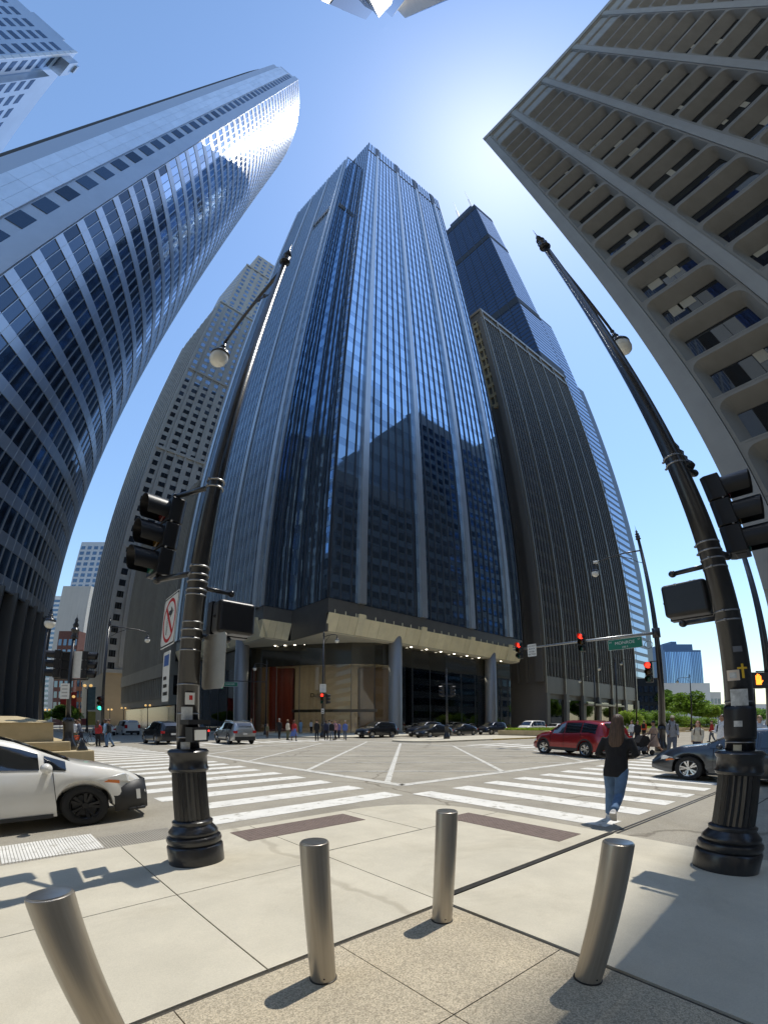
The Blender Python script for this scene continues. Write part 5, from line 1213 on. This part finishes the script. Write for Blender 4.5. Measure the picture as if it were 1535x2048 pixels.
# ================================================================ people
SK = {'l': mat('skin_light', (.55, .33, .23), .5), 'd': mat('skin_dark', (.11, .055, .035), .5), 'm': mat('skin_tan', (.36, .20, .125), .5)}
def cloth(n, c): return mat('cloth_' + n, c, .9, var=.18, scale=7, bump=.9, bscale=11)
CL = {k: cloth(k, c) for k, c in dict(black=(.012, .012, .014), jeans=(.09, .16, .27), grey=(.22, .23, .25), cream=(.55, .50, .40), white=(.65, .66, .68), blue=(.10, .16, .42), navy=(.025, .03, .06), red=(.38, .03, .03), orange=(.60, .09, .03), tan=(.36, .25, .19), sky=(.30, .45, .62), brown=(.10, .065, .045), olive=(.12, .12, .07), pink=(.48, .25, .28), slate=(.10, .12, .16), purple=(.18, .15, .34)).items()}
HAIR = {'brown': mat('hair_brown', (.085, .048, .028), .42, var=.5, scale=60, stretch=(1, 1, .06), bump=.8, bscale=70), 'black': mat('hair_black', (.01, .009, .008), .45), 'blond': mat('hair_blond', (.30, .20, .10), .45, var=.2, scale=40), 'red': mat('hair_red', (.20, .06, .03), .5), 'grey': mat('hair_grey', (.30, .29, .27), .6), 'cap': mat('cap_khaki', (.33, .32, .22), .8)}
def ell(m, c, sx, sy, sz, seg=14, rings=10): m.sphere(c, 1, seg, rings, (sx, sy, sz))
def loft(m, rows, seg=16):
    """stack of ellipses: (z, rx, ry, cx, cy)"""
    v = []; f = []
    for z, rx, ry, cx, cy in rows:
        for k in range(seg):
            a = 2 * math.pi * k / seg; c, s = math.cos(a), math.sin(a)
            v.append((cx + rx * math.copysign(abs(c) ** .8, c), cy + ry * math.copysign(abs(s) ** .8, s), z))
    n = len(rows)
    for i in range(n - 1):
        for k in range(seg): f.append((i * seg + k, i * seg + (k + 1) % seg, (i + 1) * seg + (k + 1) % seg, (i + 1) * seg + k))
    f.append(tuple(range(seg - 1, -1, -1))); f.append(tuple(range((n - 1) * seg, n * seg)))
    m.add(v, f)
def fuse(o, vox, sm=2):
    r = o.modifiers.new('fuse', 'REMESH'); r.mode = 'VOXEL'; r.voxel_size = vox; r.use_smooth_shade = True
    if sm: s = o.modifiers.new('smooth', 'SMOOTH'); s.iterations = sm; s.factor = .5
    return o
def person(label, x, y, heading, h=1.72, top='black', bottom='jeans', skin='l', hair='brown', long=False, stride=.0, arms=(.12, .12), bend=(.3, .3), dress=False, shorts=False, pack=None, bag=None, vox=.03, z=0.0, group='people at the crossing', cap=False, hood=False, crossed=False, shoe='black', lean=.02, coat_len=.90, flare=.10, inward=.05):
    """faces local +x.  arms: swing of left and right upper arm (rad, forward +); bend: elbow"""
    t = thing('person', label, 'person', (x, y, z), heading, group); k = h / 1.72; t.scale = (k, k, k)
    m = MB()
    hip, sh, nk = .90, 1.42, 1.50
    legs = []
    for sgn, st in ((1, stride), (-1, -stride)):
        hp = Vector((0, sgn * .09, hip)); th = st * .55
        kn = hp + Vector((math.sin(th + (.16 if st > 0 else .02)), sgn * .005, -math.cos(th + .1 * (st > 0)))) * .43
        ka = th - (.05 if st >= 0 else 1.35 * abs(st) + .05)
        an = kn + Vector((math.sin(ka), 0, -math.cos(ka))) * .42
        legs.append((hp, kn, an, st))
    drop = min(l[2].z for l in legs) - .075
    off = Vector((0, 0, -drop)); legs = [(a + off, b + off, c + off, s) for a, b, c, s in legs]
    hip -= drop; sh -= drop; nk -= drop; LX = lean
    def arm(sgn, sw, be):
        s0 = Vector((LX, sgn * .165, sh - .025)); e = s0 + Vector((math.sin(sw), sgn * flare, -math.cos(sw))).normalized() * .285
        a2 = sw + be; w_ = e + Vector((math.sin(a2), -sgn * (.55 if crossed else inward), -math.cos(a2))).normalized() * .245
        d = (w_ - e).normalized(); return s0, e, w_, w_ + d * .17, d
    arms_ = [arm(1, arms[0], bend[0]), arm(-1, arms[1], bend[1])]
    # body: head, neck, trunk, limbs as one surface
    hz = nk + .145; hx = LX + .02
    ell(m, (hx, 0, hz + .01), .098, .078, .118); ell(m, (hx + .025, 0, hz - .055), .066, .058, .066)
    m.add([(hx + .085, -.016, hz - .02), (hx + .085, .016, hz - .02), (hx + .122, 0, hz - .025), (hx + .088, 0, hz + .025), (hx + .08, 0, hz - .035)], [(0, 2, 3), (1, 3, 2), (0, 4, 2), (1, 2, 4), (0, 3, 1, 4)])
    for sg in (1, -1): ell(m, (hx - .01, sg * .078, hz - .01), .020, .012, .032, 8, 6)
    m.tube([(LX, 0, nk - .06), (LX + .015, 0, nk + .08)], [.062, .054], 12)
    loft(m, [(hip - .06, .10, .15, 0, 0), (hip + .08, .105, .150, 0, 0), (hip + .22, .095, .128, LX * .5, 0), (hip + .36, .105, .148, LX, 0), (sh - .06, .10, .165, LX, 0), (sh + .03, .075, .12, LX, 0), (nk - .02, .055, .062, LX, 0)])
    for hp, kn, an, st in legs:
        m.tube([hp, hp.lerp(kn, .5), kn, kn.lerp(an, .35), an], [.082, .072, .056, .056, .038], 12)
        m.tube([an + Vector((-.04, 0, -.035)), an + Vector((.15, 0, -.045))], [.036, .028], 8)
    for s0, e, w_, hd, d in arms_:
        m.tube([s0, s0.lerp(e, .5), e, e.lerp(w_, .4), w_], [.052, .046, .038, .038, .026], 10)
        m.tube([w_, w_.lerp(hd, .5)], [.026, .038], 8)
        side = d.cross(Vector((0, 1, 0))).normalized()
        for q, ln in ((-1.5, .075), (-.5, .088), (.5, .083), (1.5, .066)):
            p0 = w_.lerp(hd, .45) + side * q * .0165; p1 = p0 + d * ln * .6; p2_ = p1 + (d * .7 + Vector((.3, 0, 0))).normalized() * ln * .5
            m.tube([p0, p1, p2_], [.0105, .0095, .008], 6)
        p0 = w_.lerp(hd, .25) + side * -.02; m.tube([p0, p0 + (d * .7 - side * .7) * .035, p0 + (d * .85 - side * .5) * .07], [.0125, .011, .009], 6)
    fuse(m.build('body', SK[skin], t), min(vox, .016) if vox < .025 else vox * .8, 1)
    # face: eyes, brows and mouth
    for sg in (1, -1):
        MB().sphere((hx + .088, sg * .032, hz + .012), .012, 8, 6, (.5, 1.2, .7)).build('eye', mat('eye_white', (.55, .53, .5), .3), t); MB().box(hx + .085, hx + .10, sg * .032 - .02, sg * .032 + .02, hz + .035, hz + .042).build('eyebrow', HAIR['black'], t)
    MB().box(hx + .085, hx + .094, -.024, .024, hz - .066, hz - .056).build('mouth', mat('lips', (.32, .10, .09), .5), t)
    # hair
    hm = MB()
    if cap:
        ell(hm, (hx - .004, 0, hz + .05), .108, .088, .088); hm.box(hx + .06, hx + .17, -.06, .06, hz + .045, hz + .058)
        fuse(hm.build('cap', HAIR['cap'], t), .014)
        hm = MB(); ell(hm, (hx - .03, 0, hz + .0), .078, .083, .07)
    else:
        ell(hm, (hx - .018, 0, hz + .038), .104, .088, .098)
    if long:
        loft(hm, [(hz + .05, .075, .088, hx - .04, 0), (hz - .08, .075, .102, hx - .06, 0), (hz - .20, .062, .118, hx - .085, 0), (hz - .32, .048, .112, hx - .105, .005), (hz - .42, .03, .085, hx - .115, .01), (hz - .46, .012, .04, hx - .115, .015)], 14)
    fuse(hm.build('hair', HAIR[hair], t), .016, 1)
    # upper garment
    g = MB(); lo = hip + (coat_len - .90)
    loft(g, [(lo - .06, .128, .182, 0, 0), (lo + .08, .128, .176, 0, 0), (hip + .22, .118, .158, LX * .5, 0), (hip + .36, .128, .176, LX, 0), (sh - .06, .118, .176, LX, 0), (sh + .03, .085, .125, LX, 0), (nk - .015, .070, .078, LX, 0)])
    sl = 1.0 if top not in ('white_tee',) else .0
    for s0, e, w_, hd, d in arms_:
        if sl: g.tube([s0, s0.lerp(e, .5), e, e.lerp(w_, .5), w_ + (w_ - e) * .05], [.064, .062, .056, .052, .043], 12)
        else: g.tube([s0, s0.lerp(e, .7)], [.078, .072], 12)
    if hood: loft(g, [(nk - .04, .10, .12, LX - .03, 0), (nk + .02, .11, .125, LX - .05, 0), (nk + .05, .09, .11, LX - .06, 0)])
    tm = CL['white'] if top == 'white_tee' else CL[top]
    fuse(g.build('jacket' if coat_len < .95 and sl else 'top', tm, t), vox if vox > .025 else .02)
    # lower garment
    g = MB()
    if dress:
        loft(g, [(hip + .18, .125, .165, LX * .4, 0), (hip, .15, .20, 0, 0), (hip - .25, .20, .25, -.02, 0), (hip - .48, .25, .30, -.05, 0)], 18); fuse(g.build('skirt', CL[bottom], t), vox)
    else:
        loft(g, [(hip - .09, .118, .172, 0, 0), (hip + .04, .118, .168, 0, 0), (hip + .11, .108, .156, 0, 0)])
        for hp, kn, an, st in legs:
            if shorts: g.tube([hp, hp.lerp(kn, .5), kn.lerp(hp, .15)], [.098, .098, .096], 12)
            else: g.tube([hp, hp.lerp(kn, .5), kn, kn.lerp(an, .4), an + Vector((0, 0, .02))], [.100, .090, .072, .070, .062], 12)
        fuse(g.build('trousers' if not shorts else 'shorts', CL[bottom], t), vox if vox > .025 else .02)
    for hp, kn, an, st in legs:
        q = MB(); ell(q, (0, 0, 0), .052, .046, .05, 10, 8); q.tube([(-.05, 0, -.03), (.10, 0, -.04), (.17, 0, -.05)], [.048, .046, .034], 10); q.box(-.085, .19, -.045, .045, -.078, -.058)
        o = fuse(q.build('shoe', CL[shoe] if shoe in CL else shoe, t), .014); o.location = an; o.rotation_euler = (0, 1.1 * abs(st) if st < 0 else 0, 0)
    if pack:
        b = MB().box(LX - .30, LX - .11, -.15, .15, hip + .10, sh + .02).build('backpack', CL[pack], t); v = b.modifiers.new('b', 'BEVEL'); v.width = .05; v.segments = 3
        for sg in (1, -1): MB().tube([(LX - .12, sg * .10, sh + .02), (LX + .03, sg * .10, sh + .065), (LX + .125, sg * .105, sh - .10), (LX + .10, sg * .13, hip + .25), (LX - .1, sg * .14, hip + .18)], .018, 6).build('strap', CL[pack], t, True)
    if bag:
        b = MB().box(-.16, .16, -.33, -.20, hip - .05, hip + .22).build('shoulder_bag', CL[bag], t); v = b.modifiers.new('b', 'BEVEL'); v.width = .03; v.segments = 3
        MB().tube([(0, -.25, hip + .2), (LX, -.14, sh + .07), (LX - .05, .02, sh + .02)], .014, 6).build('bag_strap', CL[bag], t)
    return t
def hd(px, py, z=0.0): return ground(px, py, z)
# the woman crossing, seen from behind
wx_, wy_ = ground(1221, 1645)
whiteshoe = mat('white_trainer', (.62, .60, .56), .6, var=.1, scale=20)
person('woman with long brown hair in black jacket and jeans stepping onto the crosswalk', wx_, wy_, R(12), 1.70, 'black', 'jeans', 'l', 'brown', True, .55, (-.10, -.15), (1.5, 1.5), vox=.018, shoe=whiteshoe, coat_len=.84, lean=.04, flare=.42, inward=.55)
# the group at the far corner
grp = [(500, 1481, 'black', 'navy', 'man in dark jacket behind the silver car', dict()), (532, 1478, 'olive', 'brown', 'small figure in olive left of the far group', dict(h=1.3)), (560, 1480, 'black', 'black', 'figure in black standing leftmost in the far group', dict(hair='grey', stride=.2)),
       (577, 1480, 'cream', 'olive', 'figure in a cream jacket second in the far group', dict(hair='blond')), (589, 1482, 'red', 'blue', 'figure in red top and long blue skirt in the far group', dict(dress=True, stride=.4, long=True, hair='red')), (602, 1468, 'sky', 'sky', 'figure in pale blue standing near the lobby', dict()),
       (621, 1468, 'white', 'black', 'figure in white shirt behind the far group', dict(hair='black')), (633, 1481, 'black', 'black', 'figure in black left of the far lamp post', dict(stride=.25)), (646, 1473, 'slate', 'navy', 'figure in slate half hidden behind the far lamp', dict()),
       (652, 1480, 'navy', 'black', 'figure in navy nearest the far lamp post', dict(stride=.3)), (658, 1477, 'grey', 'slate', 'figure in grey among the walkers right of the far lamp', dict(hair='black', stride=.35)), (664, 1481, 'black', 'slate', 'figure in black with dark trousers right of the far lamp', dict(stride=.4)),
       (673, 1480, 'pink', 'black', 'figure in pink top walking at the right of the far group', dict(pack='navy', stride=.3)), (678, 1477, 'purple', 'navy', 'figure in purple between the pink and blue walkers', dict(stride=.2)), (687, 1480, 'blue', 'slate', 'figure in a blue shirt at the right end of the far group', dict(stride=.45, hair='grey'))]
for i, (px, py, tp, bt_, lb, kw) in enumerate(grp):
    a, b = ground(px, py); a += random.uniform(-.2, .2); kw = dict(kw); kw.setdefault('hair', 'brown'); kw.setdefault('h', random.uniform(1.66, 1.82))
    person(lb, a, b, R(random.choice((-130, -100, 40, 60, -60, 200))), top=tp, bottom=bt_, vox=.036, group='people at the far corner', skin=random.choice('llmd'), arms=(random.uniform(-.3, .3), random.uniform(-.3, .3)), z=.12 if b > 36.3 else 0, **kw)
# the right corner
a, b = ground(1341, 1514); fc = math.atan2(-b, -a)
person('man in grey sweatshirt and cap with backpack facing the crosswalk at right', a, b, fc + .2, 1.86, 'grey', 'slate', 'd', 'black', False, .15, (.15, .1), (.5, .7), pack='black', cap=True, vox=.024, shoe='blue', group='people waiting at right', hood=True)
a, b = ground(1305, 1509); person('woman in a tan dress with a dark shoulder bag hurrying left', a, b, fc - 1.9, 1.66, 'tan', 'tan', 'm', 'black', False, .45, (.4, -.3), (.8, .5), dress=True, bag='slate', vox=.026, group='people waiting at right')
a, b = ground(1392, 1522); person('red haired woman in a cream sweater with backpack straps', a, b, fc - .2, 1.60, 'cream', 'navy', 'l', 'red', True, .0, (.1, .1), (.4, .4), pack='brown', vox=.026, group='people waiting at right')
a, b = ground(1441, 1527); person('tall person in an off white hooded sweatshirt beside the near right pole', a, b, fc - .5, 1.84, 'white', 'brown', 'm', 'black', False, .0, (.15, .2), (.8, 1.5), pack='black', hood=True, vox=.026, group='people waiting at right')
a, b = ground(1513, 1527); person('man in a white tee shirt with folded arms at the right edge', a, b, fc + .4, 1.80, 'white_tee', 'brown', 'l', 'blond', False, .0, (.5, .5), (1.5, 1.5), crossed=True, vox=.026, group='people waiting at right')
a, b = ground(1286, 1478); person('person in an orange jacket with a black pack walking away far right', a, b, R(10), 1.75, 'orange', 'black', 'l', 'brown', False, .3, pack='black', vox=.034, group='people waiting at right')
a, b = ground(1262, 1487); person('pale shirted person just beyond the red car', a, b, R(160), 1.70, 'white', 'slate', 'l', 'brown', True, .2, vox=.034, group='people waiting at right')
a, b = ground(1273, 1489); person('dark shirted person just beyond the red car', a, b, R(-160), 1.68, 'black', 'black', 'm', 'black', False, .2, vox=.034, group='people waiting at right')
a, b = ground(1422, 1484); person('person in red beside the dark far off car', a, b, R(90), 1.7, 'red', 'slate', 'l', 'brown', False, .2, vox=.034, group='people waiting at right')
a, b = ground(1532, 1492); person('person in patterned grey cut by the right edge', a, b, fc, 1.68, 'grey', 'black', 'm', 'brown', True, vox=.03, group='people waiting at right')
# the left corner
for px, py, tp, bt_, lb, kw in ((162, 1491, 'slate', 'navy', 'man in a dark blue shirt bending forward at the left corner', dict(lean=.10, stride=.3)), (196, 1493, 'red', 'black', 'woman in a dark red jacket at the left corner', dict(long=True)), (212, 1494, 'sky', 'jeans', 'person in pale blue beside the dark red jacket', dict()), (219, 1494, 'black', 'jeans', 'person in black top and jeans rightmost at the left corner', dict(stride=.2)), (150, 1490, 'white', 'olive', 'pale figure half hidden at the left corner', dict())):
    a, b = ground(px, py); person(lb, a, b, R(random.choice((-120, 50, 170))), random.uniform(1.66, 1.8), tp, bt_, random.choice('lmd'), 'brown', vox=.034, group='people at the left corner', **kw)
# ---- a black pushchair beside the woman in tan
a, b = ground(1283, 1510); st = thing('pushchair', 'black pushchair standing behind the crossing woman', 'pushchair', (a, b, 0), R(150))
MB().prism([(-.05, .45), (.35, .40), (.42, .62), (.20, .98), (-.12, .92), (-.22, .70)], -.24, .24, Matrix(((1, 0, 0, 0), (0, 0, 1, 0), (0, 1, 0, 0), (0, 0, 0, 1)))).build('hood', CL['black'], st)
MB().box(-.10, .55, -.22, .22, .22, .44).build('basket', CL['slate'], st)
for sg in (1, -1):
    MB().tube([(-.55, sg * .22, 1.02), (-.25, sg * .23, .70), (.45, sg * .22, .16)], .014, 6).build('frame_tube', rim_b, st); MB().tube([(-.30, sg * .22, .14), (.10, sg * .22, .55)], .014, 6).build('frame_tube', rim_b, st)
    for wxx in (-.32, .46): MB().lathe([(.05, -.02), (.13, -.02), (.14, 0), (.13, .02), (.05, .02)], 18, Matrix.Translation((wxx, sg * .26, .14)) @ Matrix.Rotation(R(90), 4, 'X')).build('wheel', tyre, st, True)
MB().tube([(-.55, -.22, 1.02), (-.58, 0, 1.03), (-.55, .22, 1.02)], .018, 6).build('handle', rim_b, st)
# ---- a bicycle at the left corner
a, b = ground(170, 1492); bk = thing('bicycle', 'bicycle with orange bags leaning at the left corner', 'bicycle', (a, b, 0), R(35))
for wxx in (-.52, .52):
    vv = []; ff = []
    MB().tube([(wxx + .33 * math.cos(R(q * 15)), 0, .34 + .33 * math.sin(R(q * 15))) for q in range(25)], .018, 6).build('wheel', tyre, bk, True)
    for q in range(6): MB().tube([(wxx, 0, .34), (wxx + .32 * math.cos(R(q * 60)), 0, .34 + .32 * math.sin(R(q * 60)))], .004, 4).build('spoke', rim_s, bk)
MB().tube([(-.52, 0, .34), (-.08, 0, .30), (.38, 0, .82), (-.20, 0, .86), (-.08, 0, .30)], .018, 6).tube([(-.52, 0, .34), (-.20, 0, .86)], .014, 6).tube([(.52, 0, .34), (.36, 0, .92), (.34, 0, 1.0)], .016, 6).build('frame', rim_b, bk)
MB().tube([(.34, -.26, 1.0), (.36, 0, 1.0), (.34, .26, 1.0)], .014, 6).build('handlebar', rim_b, bk); MB().box(-.34, -.10, -.07, .07, .92, .98).build('saddle', CL['black'], bk); MB().box(-.66, -.36, .05, .22, .42, .74).build('bag', CL['orange'], bk)

# ================================================================ planting
leafs = {k: mat('leaf_' + k, c, .6, var=.25, scale=1.5, island=.35, spec=.3) for k, c in dict(bright=(.15, .25, .03), mid=(.11, .20, .028), dark=(.05, .10, .02), lime=(.22, .31, .04)).items()}
for m_ in leafs.values():      # light shines through leaves
    n_ = m_.node_tree.nodes; L_ = m_.node_tree.links; b_ = n_['Principled BSDF']; tr = n_.new('ShaderNodeBsdfTranslucent'); mx_ = n_.new('ShaderNodeMixShader'); mx_.inputs[0].default_value = .42
    sc_ = b_.inputs['Base Color'].links[0].from_socket; hs_ = n_.new('ShaderNodeHueSaturation'); hs_.inputs['Value'].default_value = 1.5; L_.new(sc_, hs_.inputs['Color']); L_.new(hs_.outputs[0], tr.inputs[0])
    L_.new(b_.outputs[0], mx_.inputs[1]); L_.new(tr.outputs[0], mx_.inputs[2]); L_.new(mx_.outputs[0], n_['Material Output'].inputs[0])
bark = mat('bark', (.08, .06, .045), .9, var=.2, scale=8)
def leaf_clump(n, rx, ry, rz, size, seed, hollow=.45):
    rnd = random.Random(seed); v = []; f = []
    lobes = [(rnd.uniform(-.5, .5), rnd.uniform(-.5, .5), rnd.uniform(-.35, .6), rnd.uniform(.35, .62)) for _ in range(11)]
    for i in range(n):
        lx, ly, lz, lr = rnd.choice(lobes); a = rnd.uniform(0, 6.283); b = math.acos(rnd.uniform(-1, 1)); r = lr * (hollow + (1 - hollow) * rnd.random() ** .5)
        p = Vector(((lx + r * math.sin(b) * math.cos(a)) * rx, (ly + r * math.sin(b) * math.sin(a)) * ry, (lz + r * math.cos(b)) * rz))
        u = Vector((rnd.gauss(0, 1), rnd.gauss(0, 1), rnd.gauss(0, .7))).normalized(); w_ = u.cross(Vector((rnd.gauss(0, 1), rnd.gauss(0, 1), rnd.gauss(0, 1)))).normalized()
        s = size * rnd.uniform(.6, 1.3); k = len(v)
        v += [p - u * s, p + w_ * s * .5, p + u * s, p - w_ * s * .5]; f.append((k, k + 1, k + 2, k + 3))
    return MB().add(v, f)
LM = {}
def bush(name, label, x, y, r, h, kind, cat='shrub', z=.5, trunk=0.0, group='shrubs on the median', seed=1, n=3200, size=.17):
    t = thing(name, label, cat, (x, y, z), random.uniform(0, 6), group)
    key = (kind, seed, n)
    if key not in LM: LM[key] = leaf_clump(n, 1, 1, 1, size / max(r, .3), seed).mesh('foliage', leafs[kind], False, False)
    o = ob('crown' if trunk else 'foliage', LM[key], t); o.location = (0, 0, trunk + h / 2); o.scale = (r, r, h / 2)
    m = MB().tube([(0, 0, -.3), (.03, .02, trunk * .5 + .1), (0, 0, trunk + h * .35)], [.05 + .05 * (trunk > 1), .04 + .04 * (trunk > 1), .03], 8)
    for q in range(5):
        a = q * 1.26; m.tube([(0, 0, trunk + h * .1), (r * .5 * math.cos(a), r * .5 * math.sin(a), trunk + h * .55)], [.03, .01], 6)
    m.build('trunk' if trunk else 'stem', bark, t)
for px, Y, r, h, kind, lb, sd in ((1262, 74, 2.3, 3.2, 'lime', 'round light green shrub left of the lamp post on the median', 1), (1279, 78, 2.6, 3.6, 'bright', 'round green shrub right of the lamp post on the median', 2), (1301, 82, 2.0, 1.6, 'mid', 'low green shrub between the round ones and the mast arm pole', 3), (1318, 84, 2.4, 3.4, 'bright', 'round green shrub just left of the mast arm pole', 4), (1345, 84, 2.6, 3.0, 'bright', 'round green shrub right of the mast arm pole', 5), (1362, 86, 2.2, 2.4, 'lime', 'light low shrub under the larger trees', 6), (1385, 88, 2.5, 2.2, 'mid', 'dark low shrub beneath the leafy trees', 2), (1408, 92, 2.6, 2.2, 'bright', 'low green shrub at the right end of the planting', 3)):
    x, y, z = at_dist(px, 1435, Y); bush('shrub', lb, x, y, r, h, kind, seed=sd)
for px, Y, r, h, tr, kind, lb, sd in ((1345, 108, 3.2, 5.5, 3.0, 'mid', 'leafy tree behind the mast arm pole', 7), (1372, 100, 4.0, 6.0, 2.4, 'bright', 'largest leafy tree in the median planting', 8), (1398, 112, 3.6, 5.0, 2.2, 'bright', 'leafy tree right of the largest one', 9), (1418, 125, 3.6, 5.0, 2.0, 'lime', 'pale green tree before the near right pole', 7), (1436, 140, 3.8, 5.2, 2.0, 'mid', 'tree beside the near right pole, furthest right of the row', 8), (1328, 150, 4.0, 7.0, 6.0, 'mid', 'tall thin tree above the dark glass block', 9), (1490, 190, 5, 6, 2, 'bright', 'tree right of the near right pole', 7), (1518, 210, 6, 6, 2, 'mid', 'tree near the right edge at the street end', 8), (1470, 230, 6, 6, 2, 'dark', 'dark tree hidden partly by the near right pole', 9)):
    x, y, z = at_dist(px, 1435, Y); bush('street_tree', lb, x, y, r, h, kind, 'tree', .3, tr, 'trees along the boulevard', sd, 5200, .30)
for px, Y, r, h, tr, kind, lb, sd in ((128, 75, 2.2, 3.0, 1.6, 'mid', 'small street tree behind the stone wall', 7), (140, 90, 2.4, 3.0, 1.5, 'bright', 'small bright tree under the red hoarding', 8), (68, 100, 3.0, 3.5, 1.5, 'lime', 'pale tree at the foot of the curved tower', 9), (80, 120, 3.0, 3.0, 1.5, 'bright', 'second tree at the foot of the curved tower', 7)):
    x, y, z = at_dist(px, 1435, Y); bush('street_tree', lb, x, y, r, h, kind, 'tree', .12, tr, 'trees along the left street', sd, 5200, .30)
# ground cover in the planter: nobody could count it
rnd = random.Random(5); v = []; f = []
for i in range(42000):
    x = 45.2 + (rnd.random() ** 1.7) * 85; y = rnd.uniform(24.9, 29.6); s = rnd.uniform(.10, .26); a = rnd.uniform(0, 6.28); hgt = rnd.uniform(.15, .55); k = len(v)
    v += [(x, y, .5), (x + s * math.cos(a), y + s * math.sin(a), .5 + hgt * .7), (x + s * 1.2 * math.cos(a + .5), y + s * 1.2 * math.sin(a + .5), .5 + hgt)]; f.append((k, k + 1, k + 2))
gc = MB().add(v, f); gme = gc.mesh('ground_cover', leafs['lime'], False, False); go = ob('ground_cover', gme); go['kind'] = 'stuff'; go['label'] = 'bright green ground cover in the long median planter'; go['category'] = 'plants'
